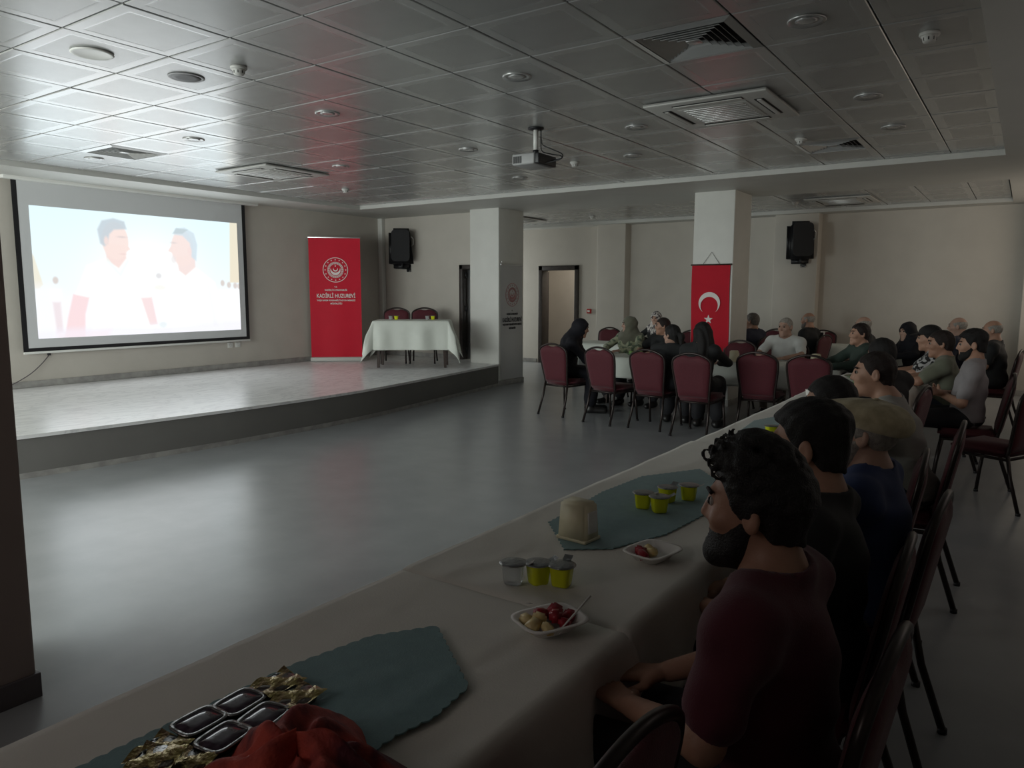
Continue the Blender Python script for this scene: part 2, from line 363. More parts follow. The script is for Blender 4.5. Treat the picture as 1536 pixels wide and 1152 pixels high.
# man on the left
blend(poly_([(4.9, 3.35), (3.5, 3.9), (2.9, 5.3), (2.55, 6.1), (3.55, 6.4), (3.6, 9), (8.2, 9), (8.1, 6.7), (8.3, 6.0), (8.0, 4.6), (7.3, 3.7), (6.3, 3.4)], .15), (1, 1, .99), .96)
blend(poly_([(2.45, 5.95), (3.55, 6.2), (3.2, 7.4), (3.1, 9), (1.7, 9), (2.0, 7.6)], .15), (.95, .68, .70), .85)
blend(poly_([(7.35, 6.25), (8.2, 6.2), (8.55, 8.3), (7.95, 8.4)], .15), (.93, .70, .71), .85)
blend(poly_([(4.85, 2.2), (6.35, 2.4), (6.4, 3.3), (5.8, 4.05), (4.95, 3.5)], .15), (.93, .72, .68), .95)
blend(ell_(5.65, 2.05, .98, 1.38), (.95, .76, .71), .95)
blend(poly_([(6.5, 2.3), (6.75, 2.62), (6.45, 2.8)], .08), (.95, .76, .71), .95)
blend(poly_([(4.55, 2.3), (4.4, 1.3), (4.75, .65), (5.6, .42), (6.4, .6), (6.55, 1.15), (5.6, 1.25), (5.25, 1.6), (5.1, 2.3), (4.85, 2.5)], .15), (.56, .62, .68), .9)
blend(ell_(6.15, 1.75, .28, .06), (.70, .58, .58), .8); blend(ell_(6.18, 3.0, .2, .05), (.85, .62, .60), .7); blend(ell_(5.0, 2.1, .16, .32), (.92, .72, .68), .9)
blend(poly_([(5.0, 3.3), (5.85, 4.35), (6.5, 3.3), (6.6, 3.5), (5.9, 4.7), (4.9, 3.6)], .08), (.90, .93, .92), .7)
# man on the right
blend(poly_([(10.3, 4.1), (9.5, 4.6), (9.7, 9), (14.4, 9), (14.0, 6.3), (13.7, 5.0), (12.6, 4.2), (11.9, 3.75)], .15), (1, 1, 1), .96)
blend(poly_([(10.4, 3.0), (12.0, 2.8), (12.0, 3.8), (11.1, 4.5), (10.55, 4.1)], .15), (.92, .74, .71), .95)
blend(ell_(10.95, 2.35, .95, 1.42), (.94, .76, .72), .95)
blend(poly_([(10.05, 2.1), (9.72, 2.62), (10.1, 2.75)], .08), (.94, .76, .72), .95)
blend(poly_([(10.3, 1.3), (10.4, .85), (11.2, .7), (12.0, 1.1), (12.25, 2.0), (12.1, 3.3), (11.7, 3.0), (11.6, 1.9), (11.0, 1.35)], .15), (.66, .75, .82), .9)
blend(poly_([(10.15, 1.25), (10.5, .78), (11.5, .85), (11.0, 1.2)], .1), (.52, .60, .64), .8)
blend(ell_(10.2, 1.95, .22, .06), (.72, .62, .62), .8); blend(ell_(11.55, 2.55, .18, .34), (.93, .74, .71), .9); blend(ell_(10.15, 3.25, .2, .3), (.84, .76, .76), .6)
blend(poly_([(12.9, 5.2), (13.2, 5.2), (13.8, 8.6), (13.4, 8.6)], .3), (.90, .88, .92), .5)
blend(ell_(8.85, 5.3, .62, .75), (1, 1, 1), .9); blend(ell_(8.85, 4.55, .22, .2), (.74, .70, .72), .8); blend(ell_(8.9, 5.45, .5, .2), (.92, .87, .80), .6)
blend(poly_([(-1, 8.45), (17, 8.15), (17, 10), (-1, 10)], .5), (.90, .86, .95), .6)
blend(ell_(9.2, 8.45, 1.9, .12, s=.2), (1, 1, 1), .8); blend(ell_(9.0, 8.35, .3, .22), (.78, .84, .86), .6)
blend(poly_([(1.2, 8.6), (5.0, 8.5), (4.6, 9.4), (1.2, 9.4)], .4), (.95, .80, .85), .5)
PW, PH = 2.98, 1.665
vs = [(.004, -PW / 2 + PW * i / NU, PH * j / NV) for j in range(NV + 1) for i in range(NU + 1)]
fs = [(j * (NU + 1) + i, j * (NU + 1) + i + 1, (j + 1) * (NU + 1) + i + 1, (j + 1) * (NU + 1) + i) for j in range(NV) for i in range(NU)]
me = bpy.data.meshes.new('projected_picture'); me.from_pydata(vs, [], fs)
ca = me.color_attributes.new('picture', 'FLOAT_COLOR', 'CORNER')
img = .50 * img + .50 * np.array([.97, 1.0, 1.0]); lin = np.clip(img, 0, 1) ** 2.2; fc = np.ones((NV * NU, 4, 4), np.float32); fc[:, :, :3] = lin.reshape(-1, 1, 3)
ca.data.foreach_set('color', fc.ravel())
pm = bpy.data.materials.new('projected_light'); pm.use_nodes = True; nt = pm.node_tree; nt.nodes.clear()
at = nt.nodes.new('ShaderNodeAttribute'); at.attribute_name = 'picture'; em = nt.nodes.new('ShaderNodeEmission'); em.inputs['Strength'].default_value = 1.08
ou = nt.nodes.new('ShaderNodeOutputMaterial'); nt.links.new(at.outputs['Color'], em.inputs['Color']); nt.links.new(em.outputs[0], ou.inputs[0])
pm.cycles.emission_sampling = 'NONE'
me.materials.append(pm); po = link('projected_picture', me, scr); po.location = (0, .012, .165)

# cable hanging from a wall socket under the screen
so = thing('wall_socket', 'small black cable socket on the wall below the left end of the screen', 'socket', (-10.39, 4.54, .79))
MB().box((-.009, -.02, -.02), (.006, .02, .02), bev=.004).build('socket_plate', M['black'], so)
MB().tube(smooth_path([(.006, 0, -.01), (.03, -.12, -.13), (.05, -.28, -.25), (.05, -.5, -.36), (.06, -.7, -.405), (.1, -.95, -.405)]), .006, 6).build('cable', M['dskirt'], so)
for i, y in enumerate((7.22, 7.36)):
    s2 = thing('wall_outlet', ['white double socket on the wall under the right corner of the screen, left one', 'white double socket on the wall under the right corner of the screen, right one'][i], 'socket', (-10.4, y, .75), 0, 'wall outlets below the screen')
    MB().box((0, -.045, -.04), (.01, .045, .04), bev=.004).build('plate', M['white'], s2); MB().lathe([(.022, 0), (.022, .012), (.018, .012), (.018, .004)], n=14).build('socket_well', M['acgrey'], s2).rotation_euler = (0, PI / 2, 0)

# ---------------------------------------------------------------- lettering
def text(s, size, m_, name, parent, loc, rot, width=None, bold=0):
    cu = bpy.data.curves.new(name, 'FONT'); cu.body = s; cu.size = size; cu.align_x = 'CENTER'; cu.extrude = .0008; cu.offset = bold; cu.resolution_u = 2
    o = bpy.data.objects.new(name, cu); COL.objects.link(o)
    dg = bpy.context.evaluated_depsgraph_get(); me = bpy.data.meshes.new_from_object(o.evaluated_get(dg)); bpy.data.objects.remove(o)
    me.materials.clear(); me.materials.append(m_); me.name = name
    if width:
        xs = [q.co.x for q in me.vertices]; k = width / (max(xs) - min(xs))
        for q in me.vertices: q.co.x *= k
    r_ = link(name, me, parent); r_.location = loc; r_.rotation_euler = rot; return r_
def ringpoly(mb, cx, cz, r0, r1, y0, y1, n=40, a0=0, a1=2 * PI):
    for k in range(n):
        a, b_ = a0 + (a1 - a0) * k / n, a0 + (a1 - a0) * (k + 1) / n
        mb.prism([(cx + r0 * math.cos(a), cz + r0 * math.sin(a)), (cx + r1 * math.cos(a), cz + r1 * math.sin(a)), (cx + r1 * math.cos(b_), cz + r1 * math.sin(b_)), (cx + r0 * math.cos(b_), cz + r0 * math.sin(b_))], y0, y1, axis='y')
def star(cx, cz, r_, rot=PI / 2, q=.4): return [(cx + (r_ if k % 2 == 0 else r_ * q) * math.cos(rot + PI * k / 5), cz + (r_ if k % 2 == 0 else r_ * q) * math.sin(rot + PI * k / 5)) for k in range(10)]
def crescent(cx, cz, R_, r_, off, ang, n=28):
    """crescent opening towards angle ang"""
    d = off; a = math.acos(max(-1, min(1, (R_ * R_ + d * d - r_ * r_) / (2 * R_ * d)))); b_ = math.acos(max(-1, min(1, (d * d + r_ * r_ - R_ * R_) / (2 * d * r_))))
    out = [(R_ * math.cos(t), R_ * math.sin(t)) for t in np.linspace(a, 2 * PI - a, n)]
    inn = [(d + r_ * math.cos(t), r_ * math.sin(t)) for t in np.linspace(PI + b_, PI - b_, n)]
    c, s = math.cos(ang), math.sin(ang)
    return [(cx + x * c - z * s, cz + x * s + z * c) for x, z in out + inn[1:-1]]
def tri_fill(mb, poly, y0, y1):
    mb.prism(poly, y0, y1, axis='y')
def emblem(parent, c, R_, m_, y0=-.0105, y1=-.0095):
    cx, cz = c; mb = MB(); ringpoly(mb, cx, cz, R_ * .955, R_, y0, y1, 48); mb.build('emblem_ring', m_, parent)
    mb = MB()
    for k in range(16): a = PI / 2 + 2 * PI * k / 16; tri_fill(mb, star(cx + R_ * .82 * math.cos(a), cz + R_ * .82 * math.sin(a), R_ * .07), y0, y1)
    mb.build('emblem_stars', m_, parent)
    mb = MB()
    for k in range(44):
        a = 2 * PI * k / 44; ringpoly(mb, cx, cz, R_ * (.45 + .03 * (k % 2)), R_ * .62, y0, y1, 1, a, a + 2 * PI / 44 * .55)
    ringpoly(mb, cx, cz, R_ * .63, R_ * .645, y0, y1, 40)
    mb.build('emblem_wreath', m_, parent)
    mb = MB(); tri_fill(mb, crescent(cx, cz - .02 * R_, R_ * .40, R_ * .36, R_ * .17, PI / 2), y0, y1)
    tri_fill(mb, crescent(cx, cz + .06 * R_, R_ * .19, R_ * .155, R_ * .07, PI / 2), y0, y1); tri_fill(mb, star(cx, cz + .32 * R_, R_ * .075), y0, y1)
    mb.build('emblem_crescent', m_, parent)

# red roll-up banner on the stage
bn = thing('roll_up_banner', 'red roll-up banner with white round emblem and lettering, standing on the stage', 'banner', (-10.0, 9.09, .378), math.radians(42))
MB().box((-.45, -.09, 0), (.45, .09, .075), bev=.02).build('base', M['acgrey'], bn)
MB().grid(19, 30, lambda a, b_: (-.44 + .88 * a, .008 * math.sin(a * 9) * (1 - b_) * .6, .07 + 2.08 * b_)).build('sheet', M['red'], bn)
MB().box((-.45, -.012, 2.14), (.45, .012, 2.165), bev=.005).build('top_rail', M['steel'], bn)
MB().tube([(0, .05, .07), (0, .03, 2.14)], .01).build('pole', M['steel'], bn)
emblem(bn, (.01, 1.595), .215, M['print'], -.0112, -.0095)
rx = (PI / 2, 0, 0)
for s_, z, sz, w_, bo in (('T.C.', 1.29, .035, .05, .001), ('KADİRLİ KAYMAKAMLIĞI', 1.235, .035, .38, .001), ('KADİRLİ HUZUREVİ', 1.115, .095, .66, .0015), ('YAŞLI BAKIM VE REHABİLİTASYON MERKEZİ', 1.055, .036, .66, .001), ('MÜDÜRLÜĞÜ', 1.0, .036, .2, .001)):
    text(s_, sz, M['print'], 'lettering', bn, (.01, -.0105, z), rx, w_, bo)
# white banner hung on the side of the first pillar
wb = thing('hanging_banner', 'pale hanging banner with faded red emblem and black lettering on the left pillar', 'banner', (-7.345, 10.675, .1), PI / 2)
MB().grid(13, 30, lambda a, b_: (-.325 + .65 * a, -.004 + .006 * math.sin(a * 5 + b_ * 3), .0 + 1.96 * b_)).build('sheet', M['banner'], wb)
MB().box((-.335, -.012, 1.945), (.335, .006, 1.975), bev=.004).build('top_rail', M['steel'], wb)
MB().tube([(-.3, -.02, 2.0), (-.3, .015, 2.0)], .014).build('hook', M['chrome'], wb)
emblem(wb, (.0, 1.45), .20, M['rprint'], -.014, -.012)
for s_, z, sz, w_, bo in (('T.C.', 1.17, .03, .04, .001), ('KADİRLİ KAYMAKAMLIĞI', 1.11, .035, .34, .002), ('KADİRLİ HUZUREVİ', .99, .1, .58, .002), ('YAŞLI BAKIM VE REHABİLİTASYON MERKEZİ', .93, .04, .58, .002), ('MÜDÜRLÜĞÜ', .865, .04, .2, .002)):
    text(s_, sz, M['bprint'], 'lettering', wb, (0, -.0135, z), rx, w_, bo)
# flag on the second pillar
fl = thing('hanging_flag', 'red flag with white crescent and star hung upright on the middle pillar', 'flag', (-3.69, 10.29, .62))
MB().grid(16, 30, lambda a, b_: (-.275 + .55 * a + .006 * math.sin(b_ * 6), .0 + .012 * math.sin(a * 7 + 1) * (1 - b_), 1.36 * b_)).build('cloth', M['flagred'], fl)
MB().tube([(-.295, 0, 1.365), (.295, 0, 1.365)], .011).build('rod', M['wood'], fl)
MB().tube([(-.12, 0, 1.372), (0, .005, 1.54), (.12, 0, 1.372)], .003, 6).build('cord', M['wood'], fl)
mb = MB(); tri_fill(mb, crescent(-.005, .83, .155, .126, .038, -PI / 2), -.016, -.0145); mb.build('crescent', M['print'], fl)
mb = MB(); tri_fill(mb, star(-.01, .60, .068), -.016, -.0145); mb.build('star', M['print'], fl)
# fire call point
fp = thing('fire_call_point', 'small red fire alarm box on the back wall right of the open door', 'alarm', (-7.83, YB, 1.19))
MB().box((-.05, -.04, -.05), (.05, 0, .05), bev=.008).build('box', M['redplastic'], fp); MB().box((-.028, -.044, -.02), (.028, -.038, .02)).build('window', M['white'], fp)

# ---------------------------------------------------------------- ceiling fittings
def down(mb_fn): return mb_fn
GR = 'round downlights in the metal ceiling'
dl = thing('downlight', 'x', 'ceiling light', (0, 0, ZT), 0, GR)
MB().lathe([(.062, -.001), (.072, -.001), (.098, -.010), (.1, -.004), (.1, .0), (.062, 0)], n=28).build('rim', M['tile'], dl)
MB().lathe([(.061, -.003), (.04, -.006), (.001, -.007)], n=20).build('lens', M['tile'], dl)
first = True
DL = [((-3, 3), 'round downlight high over the screen, second from the left'), ((0, 3), 'unlit round downlight in the tile left of the projector mount, towards the banner'),
      ((3, 3), 'unlit round downlight just in front of the projector mount'), ((6, 3), 'unlit round downlight right of the near louvred vent, largest ring'),
      ((-6, 3), 'unlit round downlight at the far left beside the small vent'), ((3, 6), 'unlit round downlight between projector and cassette air conditioner'),
      ((6, 6), 'unlit round downlight right of the cassette air conditioner'), ((0, 6), 'unlit round downlight beyond the projector, over the stage edge'),
      ((6, 8), 'unlit round downlight right of the far vent'), ((-3, 6), 'unlit round downlight above the stage next to the left cassette unit'),
      ((2, 8), 'unlit round downlight between projector and far ceiling edge'), ((-1, 9), 'unlit round downlight near the left pillar, farthest row')]
for (i, j), lb in DL:
    x_, y_ = tc_(i, j)
    if first: dl.location = (x_, y_, ZT); dl['label'] = lb; first = False
    else: dup(dl, (x_, y_, ZT), 0, lb)
# two large round openings near the screen: one open, one closed by a grey grille
x_, y_ = tc_(0, 0)
h1 = thing('ceiling_speaker', 'large open round ceiling hole with white rim, nearest the top left', 'ceiling speaker', (x_, y_, ZT), 0, 'round ceiling speakers')
MB().lathe([(.098, .0), (.118, .0), (.122, -.006), (.112, -.012), (.098, -.008)], n=36).build('rim', M['white'], h1); MB().lathe([(.098, -.002), (.09, .0), (.001, .0)], n=28).build('grille', M['acgrey'], h1)
x_, y_ = tc_(0, 1)
h2 = thing('ceiling_speaker', 'flush grey round ceiling grille right of the open hole', 'ceiling speaker', (x_, y_, ZT), 0, 'round ceiling speakers')
MB().lathe([(.113, -.002), (.118, -.004), (.11, -.008), (.1, -.006)], n=36).build('rim', mat('grille_rim', (.35, .35, .36), .5), h2); MB().lathe([(.108, -.005), (.06, -.009), (.001, -.010)], n=28).build('grille', mat('grille_grey', (.22, .22, .23), .6, bump=.6, bscale=300), h2)
# smoke detectors
GD = 'smoke detectors on the metal ceiling'
sd = thing('smoke_detector', 'white smoke detector nearest the round ceiling speakers', 'smoke detector', (-4.33, 3.16, ZT), 0, GD)
MB().lathe([(.052, .0), (.054, -.012), (.05, -.02)], n=24).build('base', M['acgrey'], sd)
MB().lathe([(.042, -.02), (.042, -.026), (.036, -.03), (.036, -.042), (.03, -.052), (.01, -.056), (.001, -.056)], n=24).build('head', M['acgrey'], sd)
mb = MB()
for k in range(8): a = 2 * PI * k / 8; mb.box((.034 * math.cos(a) - .003, .034 * math.sin(a) - .003, -.045), (.034 * math.cos(a) + .003, .034 * math.sin(a) + .003, -.028))
mb.build('vents', M['dark'], sd)
for (x_, y_), lb in (((-.56, 4.94), 'white smoke detector at the upper right edge of the ceiling'), ((-1.88, 7.55), 'white smoke detector beside the small far vent'), ((-4.3, 7.49), 'white smoke detector just right of the projector'),
                     ((-8.1, 7.6), 'white smoke detector over the stage near the left cassette unit'), ((-7.0, 12.9), 'white smoke detector in the back ceiling between the pillars'), ((-3.2, 12.7), 'white smoke detector in the back ceiling right of the middle pillar')):
    dup(sd, (x_, y_, ZT), 0, lb)
# square four-way diffusers
def diffuser(name, label, x_, y_, fr=.30):
    t_ = thing(name, label, 'air vent', (x_, y_, ZT), 0, 'square louvred ceiling vents')
    def sq(a, b_, za, zb):
        vs = []
        for r_, z in ((a, za), (b_, zb), (b_, zb + .004), (a, za + .004)): vs += [(-r_, -r_, z), (r_, -r_, z), (r_, r_, z), (-r_, r_, z)]
        fs = []
        for i in range(4):
            for q in range(4): fs.append((i * 4 + q, i * 4 + (q + 1) % 4, ((i + 1) % 4) * 4 + (q + 1) % 4, ((i + 1) % 4) * 4 + q))
        return MB().add(vs, fs)
    sq(.308, .262, .0, -.012).build('frame', M['tile'], t_)
    MB().box((-.3, -.3, .032), (.3, .3, .036)).build('backing', M['dark'], t_)
    for k in range(6):
        a = .258 - k * .036; sq(a, a - .024, -.008, .018).build('louvre', M['tile'], t_)
    MB().box((-.04, -.04, -.004), (.04, .04, .004), bev=.003).build('centre_plate', M['tile'], t_)
    return t_
dA = diffuser('ceiling_vent', 'square louvred ceiling vent nearest the camera, in front of the cassette unit', *V_A)
dup(dA, (*V_B, ZT), 0, 'small square louvred vent farther back near the ceiling edge at the right')
dup(dA, (*V_L, ZT), 0, 'square louvred vent above the projection screen')
# cassette air conditioners
def cassette(label, x_, y_):
    t_ = thing('cassette_air_conditioner', label, 'air conditioner', (x_, y_, ZT), 0, 'cassette air conditioners in the ceiling')
    MB().box((-.475, -.475, -.030), (.475, .475, -.006), bev=.012).build('panel', M['acgrey'], t_)
    mb = MB().box((-.27, -.27, -.036), (.27, .27, -.029), bev=.004); mb.build('intake_plate', M['acgrey'], t_)
    for k in range(9):
        y = -.23 + k * .0575; MB().box((-.235, y, -.040), (.235, y + .026, -.034), bev=.002).build('grille_slat', M['tile'], t_)
    for k in range(4):
        R_ = Matrix.Rotation(k * PI / 2, 3, 'Z')
        MB().box((-.27, -.395, -.0325), (.27, -.325, -.028), rot=R_).build('air_slot', M['dark'], t_)
        sl_ = LAST[0]; MB().box((-.265, -.380, -.040), (.265, -.345, -.033), bev=.003, rot=R_).build('flap', M['acgrey'], sl_)
    return t_
c0 = cassette('white cassette air conditioner in the ceiling at right, nearest the camera', -2.10, 6.0)
dup(c0, (-7.70, 6.05, ZT), 0, 'white cassette air conditioner over the stage, right of the screen')
dup(c0, (-2.5, 12.75, ZT), 0, 'white cassette air conditioner in the back ceiling above the wall speaker')
dup(c0, (-8.6, 12.6, ZT), 0, 'white cassette air conditioner in the back ceiling between pillar and doorway')
# lifted tile gap at the back
g_ = thing('open_ceiling_hatch', 'dark open hatch in the back ceiling below the far cassette unit', 'hatch', (-2.62, 13.45, ZT - .005))
MB().box((-.30, -.13, -.002), (.30, .13, .003)).build('opening', M['dark'], g_); MB().box((-.32, -.15, -.006), (.32, -.13, .004)).build('lip', M['tile'], g_)
# projector on its mount
pj = thing('ceiling_projector', 'white and black video projector hanging from the ceiling on a short pole', 'projector', (-3.72, 5.78, ZT), math.radians(92))
MB().lathe([(.07, 0), (.07, -.012), (.03, -.018)], n=24).build('ceiling_plate', M['black'], pj)
MB().tube([(0, 0, -.015), (0, 0, -.19)], .021, 14).build('pole', M['white'], pj)
MB().tube([(0, 0, -.19), (0, 0, -.225)], .026, 12).box((-.05, -.05, -.235), (.05, .05, -.225), bev=.003).build('bracket', M['black'], pj)
MB().box((-.16, -.08, -.335), (.16, .15, -.238), bev=.014).build('body', mat('projector_grey', (.36, .36, .36), .45), pj)
MB().box((-.155, -.125, -.332), (.155, -.075, -.242), bev=.01).build('rear_panel', M['black'], pj)
MB().tube([(.08, .15, -.285), (.08, .185, -.285)], .034, 18).build('lens', M['black'], pj)
mb = MB()
for k in range(9): mb.box((-.1625, .05 + k * .01, -.32), (-.158, .055 + k * .01, -.26))
mb.build('vent_grille', M['dark'], pj)
MB().tube(smooth_path([(.04, -.03, -.012), (.03, -.04, -.1), (.035, -.06, -.15), (.02, -.17, -.20), (.0, -.27, -.25), (-.02, -.27, -.29), (-.03, -.20, -.31), (-.04, -.12, -.315)]), .005, 6).build('cable', M['black'], pj)
MB().tube(smooth_path([(.05, -.025, -.012), (.03, -.035, -.12), (.03, -.05, -.2), (.06, -.12, -.225), (.06, -.22, -.25), (.05, -.235, -.275), (.05, -.12, -.285)]), .005, 6).build('cable', M['black'], pj)
# wall loudspeakers
def wall_speaker(label, loc, rz):
    t_ = thing('wall_loudspeaker', label, 'loudspeaker', loc, 0, 'black loudspeakers on wall brackets')
    bm = bmesh.new(); bmesh.ops.create_cube(bm, size=1)
    for q in bm.verts:
        q.co.x *= .50; q.co.z *= .76; q.co.y *= .36
        if q.co.y > 0: q.co.x *= .72; q.co.z *= .94
    bmesh.ops.bevel(bm, geom=list(bm.edges), offset=.085, segments=5, affect='EDGES')
    me = bpy.data.meshes.new('cabinet'); bm.to_mesh(me); bm.free(); me.materials.append(M['black'])
    for p in me.polygons: p.use_smooth = True
    o = link('cabinet', me, t_); o.location = (0, -.25, 0)
    MB().prism([(sx * (.165 - .07 + .07 * math.cos(t)), sz * (.29 - .07 + .07 * math.sin(t))) for sx, sz, ts_ in ((1, 1, (0, 1, 2, 3, 4)), (-1, 1, (4, 3, 2, 1, 0)), (-1, -1, (0, 1, 2, 3, 4)), (1, -1, (4, 3, 2, 1, 0))) for t in [PI / 8 * q for q in ts_]], -.437, -.42, axis='y').build('grille', mat('speaker_grille', (.02, .02, .022), .6, bump=.5, bscale=400), t_)
    MB().tube([(.19, -.30, .18), (.225, -.26, .15), (.225, -.24, .05), (.19, -.22, .02)], .012).build('handle', M['steel'], t_)
    for ch in list(t_.children): ch.matrix_local = Matrix.Translation((0, -.22, 0)) @ Matrix.Rotation(rz, 4, 'Z') @ Matrix.Rotation(-.10, 4, 'X') @ Matrix.Translation((0, .22, 0)) @ ch.matrix_local
    MB().tube([(0, -.2, -.28), (0, -.2, -.40)], .02).tube([(0, -.2, -.385), (0, 0, -.385)], .018).box((-.05, -.02, -.45), (.05, .0, -.32), bev=.003).build('bracket', M['black'], t_)
    MB().lathe([(.014, 0), (.016, .01), (.008, .016)], c=(-.04, -.03, -.44), n=10).lathe([(.014, 0), (.016, .01), (.008, .016)], c=(.04, -.03, -.44), n=10).build('bolt', M['chrome'], t_)
    return t_
wall_speaker('black loudspeaker on the stage back wall, right of the red banner', (-9.68, 10.65, 2.42), math.radians(40))
wall_speaker('black loudspeaker high on the back wall right of the middle pillar', (-3.36, 14.1, 2.5), math.radians(22))

# ---------------------------------------------------------------- chairs
def make_chair():
    t_ = thing('banquet_chair', 'x', 'chair', (0, 0, 0), 0)
    def bx(z): return .185 + .04 * min(1, max(0, (z - .45) / .3))      # half width of the back
    def by(z): return -.205 - .085 * (z - .45) / .45
    # back frame: bottom left, up, arch, down
    zs = [.40, .50, .60, .70, .78]
    L = [(-bx(z), by(z), z) for z in zs]
    arch = [(-.222, by(.83), .835), (-.20, by(.87), .875), (-.15, by(.90), .905), (-.075, by(.93), .93), (0, by(.94), .938)]
    path = L + arch + [(-x, y, z) for x, y, z in arch[:-1][::-1]] + [(-x, y, z) for x, y, z in L[::-1]]
    MB().tube(smooth_path(path, 3), .013, 8).build('back_frame', M['tube'], t_)
    # padded back panel, dips at the top to leave the grip hole
    def panel(a, b_):
        f_ = (a - .5) * 2; xt = abs(f_) * .212
        zt = float(np.interp(xt, [0, .075, .15, .20, .222], [.938, .93, .905, .875, .835])) - .014 - .024 * max(0, 1 - (xt / .07) ** 2)
        z = .44 + (zt - .44) * b_
        return f_ * (bx(z) - .012), z
    n1, n2 = 15, 16; vs = []; fs = []
    for side in (1, -1):
        for j in range(n2):
            for i in range(n1):
                x, z = panel(i / (n1 - 1), j / (n2 - 1)); e_ = min(i, n1 - 1 - i, j, n2 - 1 - j); th = (.008, .02, .026)[min(e_, 2)]
                vs.append((x, by(z) + side * th, z))
    N = n1 * n2
    for s_ in (0, 1):
        for j in range(n2 - 1):
            for i in range(n1 - 1):
                a = s_ * N + j * n1 + i; fs.append((a, a + 1, a + n1 + 1, a + n1))
    bord = [i for i in range(n1)] + [j * n1 + n1 - 1 for j in range(1, n2)] + [(n2 - 1) * n1 + i for i in range(n1 - 2, -1, -1)] + [j * n1 for j in range(n2 - 2, 0, -1)]
    for k in range(len(bord)): a, c = bord[k], bord[(k + 1) % len(bord)]; fs.append((a, c, c + N, a + N))
    MB().add(vs, fs, 0, True).build('backrest', M['maroon'], t_)
    # seat cushion
    bm = bmesh.new(); bmesh.ops.create_cube(bm, size=1)
    for q in bm.verts: q.co = Vector((q.co.x * (.44 if q.co.y > 0 else .39), q.co.y * .43 + .01, q.co.z * .075 + .432))
    bmesh.ops.bevel(bm, geom=list(bm.edges), offset=.03, segments=3, affect='EDGES')
    me = bpy.data.meshes.new('seat'); bm.to_mesh(me); bm.free(); me.materials.append(M['maroon'])
    for p in me.polygons: p.use_smooth = True
    link('seat', me, t_)
    MB().tube([(-.19, -.2, .385), (.19, -.2, .385), (.2, .2, .385), (-.2, .2, .385)], .012, 8, closed=True).build('seat_frame', M['tube'], t_)
    for s_ in (-1, 1):
        MB().tube([(s_ * .195, .185, .39), (s_ * .205, .215, .2), (s_ * .21, .235, .012)], .014, 8).build('leg', M['tube'], t_); MB().lathe([(.017, 0), (.017, .02)], c=(s_ * .21, .236, 0), n=10).build('foot_cap', M['black'], LAST[0])
        MB().tube([(s_ * .187, -.2, .42), (s_ * .195, -.235, .25), (s_ * .21, -.315, .012)], .014, 8).build('leg', M['tube'], t_); MB().lathe([(.017, 0), (.017, .02)], c=(s_ * .21, -.316, 0), n=10).build('foot_cap', M['black'], LAST[0])
    return t_
chair0 = make_chair(); chair_used = [False]
def chair(x, y, deg, label, group=None, z=0):
    if not chair_used[0]:
        chair_used[0] = True; chair0.location = (x, y, z); chair0.rotation_euler = (0, 0, math.radians(deg)); chair0['label'] = label
        if group: chair0['group'] = group
        return chair0
    c = dup(chair0, (x, y, z), math.radians(deg), label)
    if group: c['group'] = group
    elif 'group' in c: del c['group']
    return c
GB, GA, GC = 'chairs along the near side of the middle table', 'chairs along the right of the long table', 'chairs around the back tables'
chair(-4.97, 8.50, -9, 'maroon banquet chair at the left end of the middle table, under the woman in black', GB)
chair(-4.18, 8.30, -11, 'empty maroon chair second from the left at the middle table', GB)
chair(-3.58, 8.28, -4, 'maroon chair third from the left at the middle table, under the tied-haired woman', GB)
chair(-2.98, 8.10, -2, 'maroon chair fourth from the left at the middle table, under the long-haired woman in black', GB)
chair(-2.45, 8.66, 2, 'empty maroon chair fifth from the left at the middle table', GB)
chair(-1.89, 8.60, 3, 'empty maroon chair at the middle table\'s right end, before the man in white', GB)
chair(-3.26, 10.02, 176, 'empty maroon chair across the middle table beside the flag pillar', GC)

# ---------------------------------------------------------------- tables and cloths
def table(label, cx, cy, sx, sy, rz=0, z0=0, group=None, h=.735, wood=True):
    t_ = thing('banquet_table', label, 'table', (cx, cy, z0), rz, group)
    MB().box((-sx / 2, -sy / 2, h - .025), (sx / 2, sy / 2, h), bev=.004).build('tabletop', M['ply'], t_)
    MB().box((-sx / 2 + .08, -sy / 2 + .06, h - .085), (sx / 2 - .08, sy / 2 - .06, h - .026)).build('apron', M['wood'], t_)
    for a in (-1, 1):
        for b_ in (-1, 1):
            x, y = a * (sx / 2 - .08), b_ * (sy / 2 - .07)
            MB().add([(x - .028, y - .028, h - .026), (x + .028, y - .028, h - .026), (x + .028, y + .028, h - .026), (x - .028, y + .028, h - .026),
                      (x - .02 + a * .02, y - .02, 0), (x + .02 + a * .02, y - .02, 0), (x + .02 + a * .02, y + .02, 0), (x - .02 + a * .02, y + .02, 0)],
                     [(0, 1, 2, 3), (7, 6, 5, 4), (0, 4, 5, 1), (1, 5, 6, 2), (2, 6, 7, 3), (3, 7, 4, 0)]).build('leg', M['wood'], t_)
    return t_
